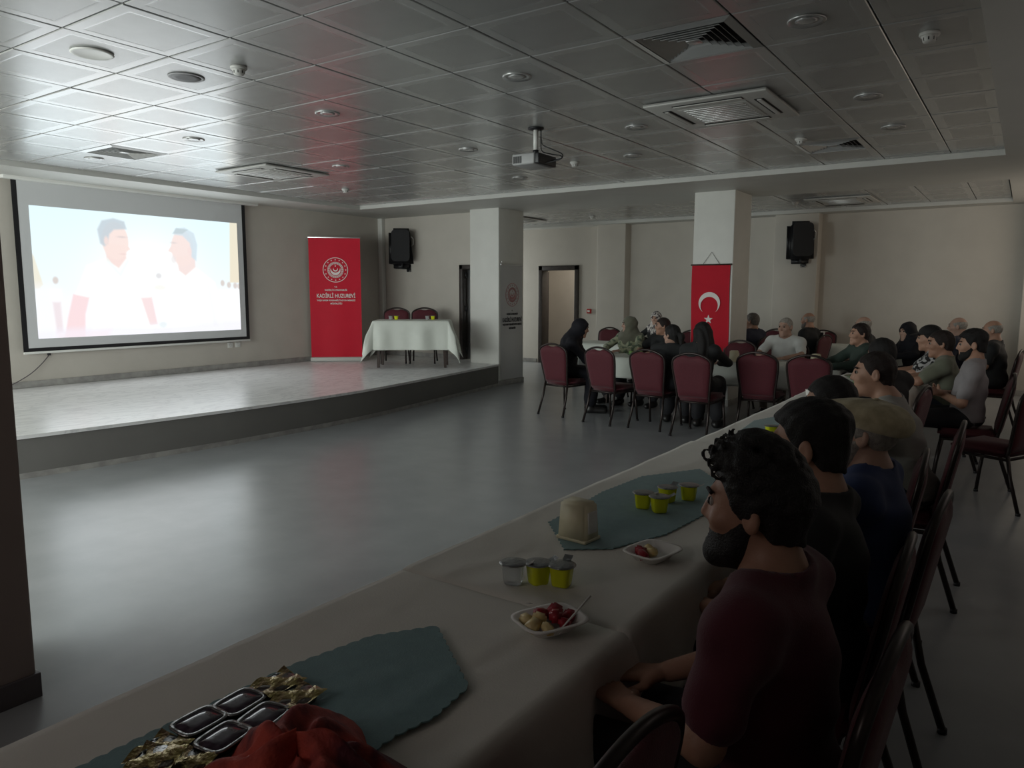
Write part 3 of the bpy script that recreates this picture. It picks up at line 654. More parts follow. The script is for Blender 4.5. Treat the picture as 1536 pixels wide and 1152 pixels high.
def cloth(label, cx, cy, sx, sy, ox, oy, m_, rz=0, z0=0, h=.737, group=None, amp=.022, waves=9, seed=0, res=.035, flare=.1):
    """rectangular cloth over a table top sx*sy hanging ox / oy beyond its edges"""
    rg = np.random.default_rng(seed); ph = rg.uniform(0, 6.28, 12)
    nu, nv = int((sx + 2 * ox) / res) + 1, int((sy + 2 * oy) / res) + 1
    def fn(a, b_):
        U, V = (a - .5) * (sx + 2 * ox), (b_ - .5) * (sy + 2 * oy)
        hx, hy = sx / 2 + .004, sy / 2 + .004
        qx, qy = max(-hx, min(hx, U)), max(-hy, min(hy, V)); ex, ey = U - qx, V - qy; d = math.hypot(ex, ey)
        if d < 1e-6:
            z = .001 * math.sin(U * 9 + V * 4 + ph[0]) + .0008 * math.sin(V * 13 - U * 6 + ph[1]) + .0016 * max(0, math.sin(V * 6.1 + U * 2.7 + ph[5])) ** 16 + .0018 * max(0, math.sin(V * 2.3 - U * 7.7 + ph[6])) ** 24 + .002 * max(0, math.sin(V * 3.7 + U * 4.4 + ph[7])) ** 30 + .0025
            return (U, V, h + z)
        s_ = (V if abs(ex) >= abs(ey) else U)
        k = min(1, d / .22)
        wv = math.sin(s_ * waves + ph[2] + 1.2 * math.sin(s_ * 2.3 + ph[3])) + .5 * math.sin(s_ * waves * 2.3 + ph[4])
        cr = 2 * min(abs(ex), abs(ey)) / (abs(ex) + abs(ey)); out = .012 + .07 * d + amp * k * (wv + .6) + flare * d * cr
        dx, dy = ex / d, ey / d
        rr = .02; dz = d if d > rr else d * .7
        return (qx + dx * out * min(1, d / .02), qy + dy * out * min(1, d / .02), h + .0025 - dz - .0)
    mb = MB().grid(nu, nv, fn); o = mb.build('tablecloth', m_, None, fix=False)
    o.location = (cx, cy, z0); o.rotation_euler = (0, 0, rz)
    md = o.modifiers.new('thick', 'SOLIDIFY'); md.thickness = .0018; md.offset = 1
    return tag(o, label, 'tablecloth', group)
# long table in the foreground: four tables end to end along Y
TXC, TW = -1.165, .75
for i, (ya, yb, lb, lc) in enumerate(((-.75, 1.66, 'table under the cloth nearest the camera, bottom of the picture', 'ivory cloth nearest the camera with the red scarf on it'),
                                    (1.70, 4.05, 'second table of the long row, beside the man in maroon', 'ivory cloth under the napkin holder, beside the man in maroon'),
                                    (4.09, 6.4, 'third table of the long row, beside the man in the flat cap', 'pale cloth on the long table in front of the flat-capped man'),
                                    (6.44, 8.6, 'farthest table of the long row, by the bearded man in grey', 'pale cloth at the far end of the long table, by the bearded man'))):
    table(lb, TXC, (ya + yb) / 2, TW, yb - ya - .02, 0, 0, 'tables of the long right row')
    cloth(lc, TXC, (ya + yb) / 2, TW, yb - ya - .02 + (.1 if i else 0), .27, .03, M['cloth'], 0, 0, h=.737 + .006 * (i % 2), group='ivory cloths of the long right row', amp=.034, waves=12, seed=i + 3, res=.022)
table('left half of the middle table where the women sit', -4.2, 9.32, 1.62, .74, 0, 0, 'tables of the middle row')
cloth('white cloth over the left half of the middle table, by the women', -4.2, 9.32, 1.62, .74, .05, .27, M['scloth'], seed=21, group='cloths of the middle row')
table('right half of the middle table, before the man in white shirt', -2.52, 9.32, 1.66, .74, 0, 0, 'tables of the middle row')
cloth('white cloth over the right half of the middle table, before the man in white', -2.52, 9.32, 1.66, .74, .05, .27, M['scloth'], seed=22, group='cloths of the middle row')
table('back table near the doorway where the woman in patterned scarf sits', -5.55, 11.5, 1.8, .75, 0, 0, 'tables at the back')
cloth('white cloth on the back table near the doorway', -5.55, 11.5, 1.8, .75, .2, .25, M['scloth'], seed=23, group='cloths at the back')
table('back table under the wall loudspeaker', -3.0, 13.25, 1.8, .7, 0, 0, 'tables at the back')
cloth('white cloth on the back table under the wall loudspeaker', -3.0, 13.25, 1.8, .7, .2, .25, M['scloth'], seed=24, group='cloths at the back')
table('back table at the far right behind the row of men', -1.25, 11.9, 1.8, .75, 0, 0, 'tables at the back')
cloth('white cloth on the far right back table behind the row of men', -1.25, 11.9, 1.8, .75, .2, .25, M['scloth'], seed=25, group='cloths at the back')
# stage table, turned to the audience
A36 = math.radians(36)
table('small table with dark legs on the stage', -8.30, 9.20, 1.2, .62, A36, .378, h=.755)
cloth('greenish white cloth with pointed corners over the stage table', -8.30, 9.20, 1.2, .62, .48, .47, M['scloth'], A36, .378, h=.757, amp=.022, waves=8, seed=40, res=.022, flare=.30)
ca_, sa_ = math.cos(A36), math.sin(A36)
def onst(a, b_): return (-8.30 + a * ca_ - b_ * sa_, 9.20 + a * sa_ + b_ * ca_)
for a, lb in ((-.38, 'maroon chair behind the stage table, left one'), (.11, 'maroon chair behind the stage table, right one')):
    x_, y_ = onst(a, .66); chair(x_, y_, 36 + 180, lb, 'chairs behind the stage table', z=.378)

# ---------------------------------------------------------------- things on the tables
CT = .749     # top of the cloth
def runner(label, pts, seed):
    """scalloped teal cloth laid on the table: outline with small scallops"""
    rg = random.Random(seed); out = []; n_ = len(pts)
    for i in range(n_):
        a, b_ = Vector(pts[i]), Vector(pts[(i + 1) % n_]); L = (b_ - a).length; k = max(1, int(round(L / .034))); nrm = Vector(((b_ - a).y, -(b_ - a).x)).normalized()
        for j in range(k):
            for q in (0, .25, .5, .75):
                p = a + (b_ - a) * ((j + q) / k); out.append(p + nrm * (.006 * math.sin(q * PI)))
    o = MB().prism([(p.x, p.y) for p in out], CT + .001, CT + .0045).build('table_runner', M['teal'])
    return tag(o, label, 'runner', 'teal scalloped table runners')
runner('teal scalloped runner under the foil packs, nearest the camera', [(-1.185, 1.385), (-1.28, 1.25), (-1.325, 1.04), (-1.34, .6), (-1.34, .1), (-.95, .1), (-.945, .98), (-.925, 1.07), (-.94, 1.2)], 1)
runner('teal scalloped runner under the napkin holder and yellow cups', [(-1.41, 2.29), (-1.445, 2.78), (-1.42, 3.13), (-1.25, 3.43), (-.97, 3.1), (-.96, 2.73), (-.99, 2.41), (-1.08, 2.165), (-1.21, 2.065)], 2)
runner('teal scalloped runner farther along, beside the cup by the black-haired man', [(-1.37, 4.1), (-1.45, 4.96), (-1.22, 5.8), (-.97, 5.1), (-1.02, 4.2), (-1.2, 3.98)], 3)
runner('small green runner on the far end of the long table', [(-1.4, 6.9), (-1.42, 7.6), (-1.1, 7.9), (-.95, 7.3), (-1.1, 6.75)], 4)
RT = CT + .005
# napkin holder
nh = thing('napkin_holder', 'cream plastic napkin holder standing on the teal runner', 'napkin holder', (-1.225, 2.19, RT), math.radians(-6))
bm = bmesh.new(); bmesh.ops.create_cube(bm, size=1)
for q in bm.verts: q.co = Vector((q.co.x * (.120 if q.co.z < 0 else .108), q.co.y * (.092 if q.co.z < 0 else .078), (q.co.z + .5) * .135))
bmesh.ops.bevel(bm, geom=list(bm.edges), offset=.010, segments=3, affect='EDGES')
me = bpy.data.meshes.new('body'); bm.to_mesh(me); bm.free(); me.materials.append(M['cream'])
for p in me.polygons: p.use_smooth = True
link('body', me, nh)
MB().box((-.0615, -.0475, 0), (.0615, .0475, .012), bev=.004).build('foot', M['cream'], nh)
MB().box((.053, -.026, .03), (.061, .026, .105), bev=.003).build('napkins', M['white'], nh)
# sealed drink cups
def make_cup(kind, group):
    t_ = thing('drink_cup', 'x', 'cup', (0, 0, 0), 0, group); m_ = M['yellow'] if kind == 'y' else M['clear']
    mb = MB(); n_ = 4
    def sqr(r_, z, k=.30):
        o = []
        for a in range(24): t = 2 * PI * a / 24; c, s = math.cos(t), math.sin(t); q = (abs(c) ** 4 + abs(s) ** 4) ** -.25; o.append((r_ * c * q, r_ * s * q, z))
        return o
    rings = [sqr(.022, .002), sqr(.0235, .006), sqr(.029, .05), sqr(.030, .052)]
    vs = [p for r_ in rings for p in r_]; fs = [tuple(range(24))[::-1], tuple(72 + k for k in range(24))] + [(i * 24 + k, i * 24 + (k + 1) % 24, (i + 1) * 24 + (k + 1) % 24, (i + 1) * 24 + k) for i in range(3) for k in range(24)]
    MB().add(vs, fs, 0, True).build('cup_body', m_, t_)
    MB().lathe([(.0, .0545), (.030, .0545), (.0375, .053), (.0375, .0515), (.03, .0515)], n=28).build('foil_lid', M['foil'], t_)
    MB().grid(4, 3, lambda a, b_: (.034 + .02 * a, -.012 + .024 * b_, .053 + .008 * a * a)).build('pull_tab', M['foil'], t_)
    return t_
GCUP = 'sealed drink cups on the long table'
cy_ = make_cup('y', GCUP); cc_ = make_cup('c', GCUP); uy = [0]; uc = [0]
def cup(kind, x, y, deg, label, z=None, group=GCUP):
    z = CT + .003 if z is None else z; src, u_ = (cy_, uy) if kind == 'y' else (cc_, uc)
    if not u_[0]: u_[0] = 1; src.location = (x, y, z); src.rotation_euler = (0, 0, math.radians(deg)); src['label'] = label; src['group'] = group; return src
    return dup(src, (x, y, z), math.radians(deg), label, group)
for c_ in (cy_, cc_): c_.scale = (1.13, 1.13, 1.2)
cup('c', -1.185, 1.735, 20, 'clear foil-lidded water cup, left of the near trio')
cup('y', -1.125, 1.775, 60, 'yellow foil-lidded drink cup in the middle of the near trio')
cup('y', -1.06, 1.80, 100, 'yellow foil-lidded drink cup at the right of the near trio')
cup('y', -1.195, 2.655, 15, 'yellow foil-lidded cup on the teal runner, leftmost of the cluster', RT)
cup('y', -1.12, 2.64, 40, 'yellow foil-lidded cup on the teal runner, front one of the cluster', RT)
cup('y', -1.15, 2.79, 80, 'yellow foil-lidded cup on the teal runner, third of the cluster from the left', RT)
cup('y', -1.09, 2.87, 10, 'yellow foil-lidded cup on the teal runner, rightmost and farthest of the cluster', RT)
cup('y', -1.2, 4.46, 30, 'lone bright yellow cup left of the black-haired man', RT)
GS = 'small cups on the stage table'
for a, kd, lb in ((-.36, 'c', 'clear cup at the left of the stage table'), (-.27, 'y', 'yellow cup at the left of the stage table'), (.24, 'c', 'clear cup at the right of the stage table'), (.33, 'y', 'yellow cup at the right of the stage table')):
    x_, y_ = onst(a, .0); cup(kd, x_, y_, 36, lb, .378 + .757 + .0075, GS)
# white paper cup far along
pc = thing('paper_cup', 'white paper cup on the long table by the dark-haired man', 'cup', (-1.37, 6.17, CT + .002))
MB().lathe([(.001, 0), (.028, 0), (.036, .085), (.038, .087), (.035, .087), (.027, .004)], n=20).build('cup_wall', M['foam'], pc); MB().lathe([(.033, .07), (.001, .07)], n=18).build('drink', M['wood'], pc)
# cellophane wrap beside the near cups
o = MB().grid(22, 16, lambda a, b_: (-1.09 + .16 * a + .02 * math.sin(b_ * 5), 1.62 + .13 * b_ + .01 * math.sin(a * 9), CT + .004 + .012 * abs(math.sin(a * 7 + b_ * 4)) * abs(math.sin(b_ * 6 - a * 3)))).build('cellophane_wrap', mat('cellophane', (1, 1, 1), .08, trans=1, ior=1.08))
tag(o, 'crumpled clear cellophane between the near cups and the fruit tray', 'wrapper')
# fruit trays
def tray(label, x, y, deg, fruits, fork):
    t_ = thing('foam_tray', label, 'tray', (x, y, CT + .003), math.radians(deg), 'white foam fruit trays')
    def sq(rx_, ry_, z): return [(rx_ * math.copysign(abs(math.cos(t)) ** .5, math.cos(t)), ry_ * math.copysign(abs(math.sin(t)) ** .5, math.sin(t)), z) for t in [2 * PI * k / 32 for k in range(32)]]
    rings = [sq(.058, .042, 0), sq(.066, .05, .004), sq(.084, .066, .03), sq(.092, .074, .031), sq(.092, .074, .028), sq(.082, .064, .026)]
    rings = [sq(.055, .04, 0), sq(.082, .064, .028), sq(.091, .073, .028), sq(.091, .073, .031), sq(.081, .063, .031), sq(.056, .041, .004)]
    vs = [p for r_ in rings for p in r_]; fs = [tuple(range(32))[::-1], tuple(160 + k for k in range(32))] + [(i * 32 + k, i * 32 + (k + 1) % 32, (i + 1) * 32 + (k + 1) % 32, (i + 1) * 32 + k) for i in range(5) for k in range(32)]
    MB().add(vs, fs, 0, True).build('tray_shell', M['foam'], t_)
    R_ = Matrix.Rotation(math.radians(deg), 3, 'Z')
    rg = random.Random(int(x * 1000))
    for kd, fx, fy, fz, s_, where in fruits:
        bm = bmesh.new(); bmesh.ops.create_cube(bm, size=1)
        for q in bm.verts: q.co = Vector((q.co.x * s_ * 1.35, q.co.y * s_, q.co.z * s_ * .9)) * rg.uniform(.8, 1.1)
        bmesh.ops.bevel(bm, geom=list(bm.edges), offset=s_ * .2, segments=2, affect='EDGES')
        me = bpy.data.meshes.new('melon_piece'); bm.to_mesh(me); bm.free(); me.materials.append(M['water'] if kd == 'w' else M['melon'])
        for p in me.polygons: p.use_smooth = True
        o = link('watermelon_piece' if kd == 'w' else 'melon_piece', me)
        o.location = Vector((x, y, CT + .003)) + R_ @ Vector((fx, fy, fz)); o.rotation_euler = (rg.uniform(-.4, .4), rg.uniform(-.4, .4), rg.uniform(0, 3))
        tag(o, ('dark red watermelon piece' if kd == 'w' else 'yellow melon piece') + ' ' + where + ' in the ' + fork[1], 'fruit', 'fruit pieces in the ' + fork[1])
    if fork[0]:
        f_ = thing('plastic_fork', 'thin white plastic fork resting in the near fruit tray', 'fork', (-.885, 1.555, CT + .048), math.radians(88))
        MB().tube([(-.04, 0, -.015), (.02, 0, .0), (.09, 0, .02)], [.002, .003, .003], 6).build('handle', M['foam'], f_)
        mb = MB()
        for k in (-1, 0, 1): mb.tube([(-.04, 0, -.015), (-.048, k * .005, -.018), (-.066, k * .005, -.024)], .0012, 5)
        mb.build('tines', M['foam'], f_)
tray('white foam tray of watermelon and yellow melon pieces nearest the camera', -.94, 1.54, 64,
     [('w', .03, .03, .026, .036, 'farthest back'), ('w', .052, -.005, .026, .032, 'on the far right'), ('w', .012, -.008, .036, .036, 'topmost, in the middle'), ('w', .02, -.036, .026, .030, 'at the front right'), ('w', -.005, .036, .028, .03, 'at the back left'), ('m', -.05, .028, .024, .032, 'on the far left'), ('m', -.055, -.012, .024, .032, 'at the left front'), ('m', -.028, .006, .034, .03, 'topmost, on the left'), ('m', -.03, -.04, .024, .026, 'frontmost')], (True, 'near tray'))
tray('half-empty white foam tray with melon pieces, beside the bearded man in maroon', -.935, 2.16, 78,
     [('w', -.03, .022, .024, .032, 'in the middle'), ('w', -.052, .0, .024, .03, 'on the left'), ('w', -.018, .040, .024, .028, 'at the back'), ('m', -.012, -.006, .024, .028, 'at the front'), ('m', .014, .022, .02, .026, 'on the right')], (False, 'tray by the man in maroon'))
# blister packs of jam with foil, and gold foil packs
def pack(label, x, y, deg, kind, z):
    t_ = thing('jam_pack', label, 'food pack', (x, y, z), math.radians(deg), 'single-portion packs on the near runner'); t_.scale = (1.22, 1.22, 1.0)
    def rr(rx_, ry_, z_): return [(rx_ * math.copysign(abs(math.cos(t)) ** .45, math.cos(t)), ry_ * math.copysign(abs(math.sin(t)) ** .45, math.sin(t)), z_) for t in [2 * PI * k / 24 for k in range(24)]]
    def rs(rings, m_, n_):
        vs = [p for r_ in rings for p in r_]; k_ = len(rings); fs = [tuple(range(24))[::-1], tuple((k_ - 1) * 24 + k for k in range(24))] + [(i * 24 + k, i * 24 + (k + 1) % 24, (i + 1) * 24 + (k + 1) % 24, (i + 1) * 24 + k) for i in range(k_ - 1) for k in range(24)]
        return MB().add(vs, fs, 0, True).build(n_, m_, t_)
    if kind == 'j':
        rs([rr(.030, .022, 0), rr(.034, .026, .016), rr(.040, .031, .017), rr(.040, .031, .020), rr(.034, .026, .0205), rr(.033, .025, .0175)], M['foil'], 'rim_tub'); rs([rr(.033, .025, .0176), rr(.032, .024, .0195), rr(.01, .008, .0205)], M['jam'], 'jam_filling')
    else:
        rs([rr(.028, .022, 0), rr(.034, .026, .016), rr(.038, .030, .0165)], M['foil'], 'tub')
        MB().grid(12, 10, lambda a, b_: ((a - .5) * .08, (b_ - .5) * .064, .018 + .006 * math.sin(a * 9 + b_ * 5) * math.sin(b_ * 8) ** 2)).build('foil_lid', M['gold'], t_)
zz = RT
PK = 1.3
for i, (x_, y_) in enumerate(((-1.268, .775), (-1.262, .862), (-1.183, .77), (-1.178, .857))):
    pack(['clear-rimmed dark jam pack, front left of the square of four', 'clear-rimmed dark jam pack, far left of the square of four', 'clear-rimmed dark jam pack, front right of the square of four', 'clear-rimmed dark jam pack, far right of the square of four, touching the scarf'][i], x_, y_, 92 + 3 * i, 'j', zz)
for i, (x_, y_, dz) in enumerate(((-1.262, .955, 0), (-1.185, .945, .0), (-1.245, .68, 0), (-1.165, .685, .0), (-1.19, .64, .022))):
    pack(['gold foil pack behind the jam packs, left one', 'gold foil pack behind the jam packs, right one by the scarf', 'gold foil pack in front of the jam packs, left one', 'gold foil pack in front of the jam packs, right one', 'gold foil pack in front of the jam packs, lying on top'][i], x_, y_, 90 + 8 * i, 'g', zz + dz)
# crumpled red scarf
def scarf_fn(a, b_):
    t = a * 2 * PI; r_ = b_
    R_ = (.19 + .03 * math.sin(3 * t + 1) + .018 * math.sin(7 * t)) * r_
    z = .10 * (1 - r_ ** 2.2) * (1 + .22 * math.sin(2 * t + 4 * r_) + .12 * math.sin(5 * t - 6 * r_)) + .018 * math.sin(9 * t + 8 * r_) * r_ * (1 - r_) * 3
    return (-.94 + R_ * 1.15 * math.cos(t), .745 + R_ * 1.05 * math.sin(t), RT + .002 + max(0, z))
o = MB().grid(72, 26, scarf_fn).build('headscarf', M['scarf']); tag(o, 'crumpled red and dark patterned scarf at the bottom edge of the near cloth', 'scarf')
# things on the far tables
gb = thing('salad_bowl', 'greenish plastic-wrapped plate in front of the woman in floral blouse', 'plate', (-4.30, 9.22, CT + .004))
MB().lathe([(.001, 0), (.09, 0), (.15, .03), (.155, .032), (.1, .012), (.001, .01)], n=28).build('plate', mat('green_glass', (.28, .42, .26), .2), gb)
mb = MB()
for k in range(16): a = rng.uniform(0, 6.28); r_ = rng.uniform(0, .08); mb.lathe([(.001, -.02), (.024, -.008), (.026, .008), (.001, .02)], c=(r_ * math.cos(a), r_ * math.sin(a), .03 + rng.uniform(0, .02)), n=8)
mb.build('greens', mat('salad_green', (.22, .36, .12), .5), gb).__setitem__('kind', 'stuff')
for i, (x_, y_, lb) in enumerate(((-2.95, 9.15, 'napkin box on the middle table right of the long-haired woman'), (-2.0, 9.2, 'napkin box on the middle table before the man in white'))):
    n2_ = dup(nh, (x_, y_, CT + .003), .3 + i, lb, 'napkin boxes of the middle table')
sf = thing('table_stand', 'small white framed stand on the back table under the wall loudspeaker', 'stand', (-2.78, 12.98, CT + .003), math.radians(10))
mb = MB(); mb.box((-.075, -.008, .01), (-.055, .008, .22)).box((.055, -.008, .01), (.075, .008, .22)).box((-.055, -.008, .01), (.055, .008, .03)).box((-.055, -.008, .2), (.055, .008, .22)); mb.build('frame', M['foam'], sf)
MB().box((-.055, -.004, .03), (.055, .004, .2)).build('panel', M['black'], sf); MB().box((-.085, -.04, 0), (.085, .04, .012), bev=.003).build('base', M['foam'], sf)
for i, (x_, y_, lb) in enumerate(((-1.15, 7.3, 'green plate of food at the far end of the long table'), (-1.3, 7.95, 'green plate at the very end of the long table'))): dup(gb, (x_, y_, CT + .008), i, lb)

# ---------------------------------------------------------------- people: signed-distance bodies, surface-net meshes
def smin(a, b_, k):
    h_ = np.maximum(k - np.abs(a - b_), 0) / k; return np.minimum(a, b_) - h_ * h_ * k * .25
def smax(a, b_, k): return -smin(-a, -b_, k)
class Field:
    def __init__(s, xs, ys, zs): s.x, s.y, s.z = [np.asarray(q, np.float32) for q in (xs, ys, zs)]; s.F = np.full((len(xs), len(ys), len(zs)), 9., np.float32)
    def blk(s, lo, hi):
        sl = []
        for ax, a, b_ in zip((s.x, s.y, s.z), lo, hi): i = np.searchsorted(ax, a); j = np.searchsorted(ax, b_); sl.append(slice(max(0, i - 1), j + 1))
        return tuple(sl)
    def cap(s, a, b_, ra, rb, k=.02, op='u'):
        a, b_ = np.asarray(a, float), np.asarray(b_, float); R_ = max(ra, rb) + k + .03
        sl = s.blk(np.minimum(a, b_) - R_, np.maximum(a, b_) + R_)
        X, Y, Z = s.x[sl[0]][:, None, None] - a[0], s.y[sl[1]][None, :, None] - a[1], s.z[sl[2]][None, None, :] - a[2]
        d = b_ - a; L = max(1e-9, d @ d); t = np.clip((X * d[0] + Y * d[1] + Z * d[2]) / L, 0, 1)
        D = np.sqrt((X - t * d[0]) ** 2 + (Y - t * d[1]) ** 2 + (Z - t * d[2]) ** 2) - (ra + (rb - ra) * t)
        s.put(sl, D, k, op)
    def ell(s, c, r_, k=.02, R_=None, op='u'):
        c = np.asarray(c, float); r_ = np.asarray(r_, float); e_ = (max(r_) if R_ is not None else r_) + k + .03
        sl = s.blk(c - e_, c + e_)
        X, Y, Z = np.broadcast_arrays(s.x[sl[0]][:, None, None] - c[0], s.y[sl[1]][None, :, None] - c[1], s.z[sl[2]][None, None, :] - c[2])
        if R_ is not None: X, Y, Z = X * R_[0][0] + Y * R_[1][0] + Z * R_[2][0], X * R_[0][1] + Y * R_[1][1] + Z * R_[2][1], X * R_[0][2] + Y * R_[1][2] + Z * R_[2][2]
        k0 = np.sqrt((X / r_[0]) ** 2 + (Y / r_[1]) ** 2 + (Z / r_[2]) ** 2) + 1e-6; k1 = np.sqrt((X / r_[0] ** 2) ** 2 + (Y / r_[1] ** 2) ** 2 + (Z / r_[2] ** 2) ** 2) + 1e-6
        s.put(sl, (k0 * (k0 - 1) / k1).astype(np.float32), k, op)
    def put(s, sl, D, k, op):
        F = s.F[sl]
        s.F[sl] = smin(F, D, k) if op == 'u' else smax(F, -D, k)
    def run(s, prims):
        for p in prims:
            (s.cap if p[0] == 'cap' else s.ell)(*p[1:])
        return s
    def grids(s): return np.meshgrid(s.x, s.y, s.z, indexing='ij')
    def mesh(s):
        F = s.F; I = F < 0
        for a in (0, 1, 2):                       # close at the border
            ix = [slice(None)] * 3
            for e_ in (0, -1): ix[a] = e_; F[tuple(ix)] = np.maximum(F[tuple(ix)], 1e-4); I[tuple(ix)] = False
        c = I[:-1, :-1, :-1].astype(np.int8)
        for dx, dy, dz in ((1, 0, 0), (0, 1, 0), (0, 0, 1), (1, 1, 0), (1, 0, 1), (0, 1, 1), (1, 1, 1)):
            c = c + I[dx:I.shape[0] - 1 + dx, dy:I.shape[1] - 1 + dy, dz:I.shape[2] - 1 + dz]
        act = (c > 0) & (c < 8); ci, cj, ck = np.nonzero(act)
        idx = np.full(act.shape, -1, np.int64); idx[ci, cj, ck] = np.arange(len(ci))
        P = np.zeros((len(ci), 3)); W = np.zeros(len(ci)); ax = (s.x, s.y, s.z)
        for a in range(3):
            o1, o2 = [q for q in range(3) if q != a]
            for e1 in (0, 1):
                for e2 in (0, 1):
                    d = [0, 0, 0]; d[o1] = e1; d[o2] = e2; d2 = list(d); d2[a] = 1
                    f0 = F[ci + d[0], cj + d[1], ck + d[2]]; f1 = F[ci + d2[0], cj + d2[1], ck + d2[2]]
                    m_ = (f0 < 0) != (f1 < 0); t = np.where(m_, f0 / (f0 - f1 + 1e-12), 0)
                    q0 = np.stack([s.x[ci + d[0]], s.y[cj + d[1]], s.z[ck + d[2]]], -1); q1 = np.stack([s.x[ci + d2[0]], s.y[cj + d2[1]], s.z[ck + d2[2]]], -1)
                    P += np.where(m_[:, None], q0 + (q1 - q0) * t[:, None], 0); W += m_
        P /= np.maximum(W, 1)[:, None]
        Q = []
        for a in range(3):
            o1, o2 = (a + 1) % 3, (a + 2) % 3
            s0 = [slice(None)] * 3; s1 = [slice(None)] * 3; s0[a] = slice(0, -1); s1[a] = slice(1, None)
            A, B = I[tuple(s0)], I[tuple(s1)]; ei = np.stack(np.nonzero(A != B), -1)
            ei = ei[(ei[:, o1] > 0) & (ei[:, o2] > 0) & (ei[:, o1] < I.shape[o1] - 1) & (ei[:, o2] < I.shape[o2] - 1)]
            if not len(ei): continue
            fl_ = A[ei[:, 0], ei[:, 1], ei[:, 2]]
            def gi(u1, u2): q = ei.copy(); q[:, o1] -= u1; q[:, o2] -= u2; return idx[q[:, 0], q[:, 1], q[:, 2]]
            qd = np.stack([gi(1, 1), gi(0, 1), gi(0, 0), gi(1, 0)], -1); qd[~fl_] = qd[~fl_][:, ::-1]; Q.append(qd)
        return P, (np.concatenate(Q) if Q else np.zeros((0, 4), int))
def np_mesh(name, P, Q, mats, parent, mi=None):
    me = bpy.data.meshes.new(name); n_ = len(Q)
    me.vertices.add(len(P)); me.vertices.foreach_set('co', np.asarray(P, np.float32).ravel())
    me.loops.add(n_ * 4); me.loops.foreach_set('vertex_index', np.asarray(Q, np.int32).ravel())
    me.polygons.add(n_); me.polygons.foreach_set('loop_start', np.arange(0, n_ * 4, 4, dtype=np.int32))
    me.polygons.foreach_set('use_smooth', np.ones(n_, bool))
    for m_ in (mats if isinstance(mats, (list, tuple)) else [mats]): me.materials.append(m_)
    if mi is not None: me.polygons.foreach_set('material_index', np.asarray(mi, np.int32))
    me.update(calc_edges=True); me.validate(); return link(name, me, parent)
def axis(lo, hi, h, dense, hf):
    out = [lo]
    while out[-1] < hi:
        p = out[-1]; out.append(p + (hf if any(a <= p < b_ for a, b_ in dense) else h))
    return out
def rotm(yaw, pitch, roll): return np.array(Matrix.Rotation(math.radians(yaw), 3, 'Z') @ Matrix.Rotation(math.radians(pitch), 3, 'X') @ Matrix.Rotation(math.radians(roll), 3, 'Y'))
def head_prims(fat=0, nose=1.):
    f = fat
    return [('ell', (0, -.016, .030), (.075 + f, .096, .090), .02), ('ell', (0, .028, -.022), (.061 + f, .070, .092), .03), ('ell', (0, .036, -.080), (.051 + f, .054, .040), .025),
            ('cap', (-.012, .078, -.104), (.012, .078, -.104), .018, .018, .02), ('cap', (-.03, .080, .034), (.03, .080, .034), .011, .011, .012),
            ('cap', (0, .091, .020), (0, .108 * nose, -.020), .0075, .0105, .010), ('cap', (-.010, .096, -.025), (.010, .096, -.025), .0085, .0085, .008),
            ('ell', (-.043, .062, -.022), (.022, .022, .018), .02), ('ell', (.043, .062, -.022), (.022, .022, .018), .02),
            ('ell', (-.032, .098, .014), (.018, .016, .012), .012, None, 's'), ('ell', (.032, .098, .014), (.018, .016, .012), .012, None, 's'),
            ('cap', (-.018, .086, -.056), (.018, .086, -.056), .008, .008, .006), ('cap', (-.015, .085, -.069), (.015, .085, -.069), .009, .009, .006),
            ('cap', (-.024, .100, -.0625), (.024, .100, -.0625), .0035, .0035, .003, 's')]
def ears(): 
    R1 = np.array(Matrix.Rotation(.35, 3, 'Z')); R2 = np.array(Matrix.Rotation(-.35, 3, 'Z'))
    return [('ell', (-.080, -.012, -.002), (.011, .021, .034), .006, R2), ('ell', (.080, -.012, -.002), (.011, .021, .034), .006, R1),
            ('ell', (-.093, -.006, .002), (.009, .011, .020), .004, R2, 's'), ('ell', (.093, -.006, .002), (.009, .011, .020), .004, R1, 's')]
def xf(prims, O, R_, s=1.):
    out = []
    for p in prims:
        p = list(p)
        if p[0] == 'cap': p[1] = O + R_ @ (np.array(p[1]) * s); p[2] = O + R_ @ (np.array(p[2]) * s); p[3] *= s; p[4] *= s
        else:
            p[1] = O + R_ @ (np.array(p[1]) * s); p[2] = np.array(p[2]) * s; q = p[4] if len(p) > 4 and p[4] is not None else np.eye(3)
            rest = p[5:] if len(p) > 5 else []; p = p[:4] + [R_ @ q] + rest
        out.append(tuple(p))
    return out
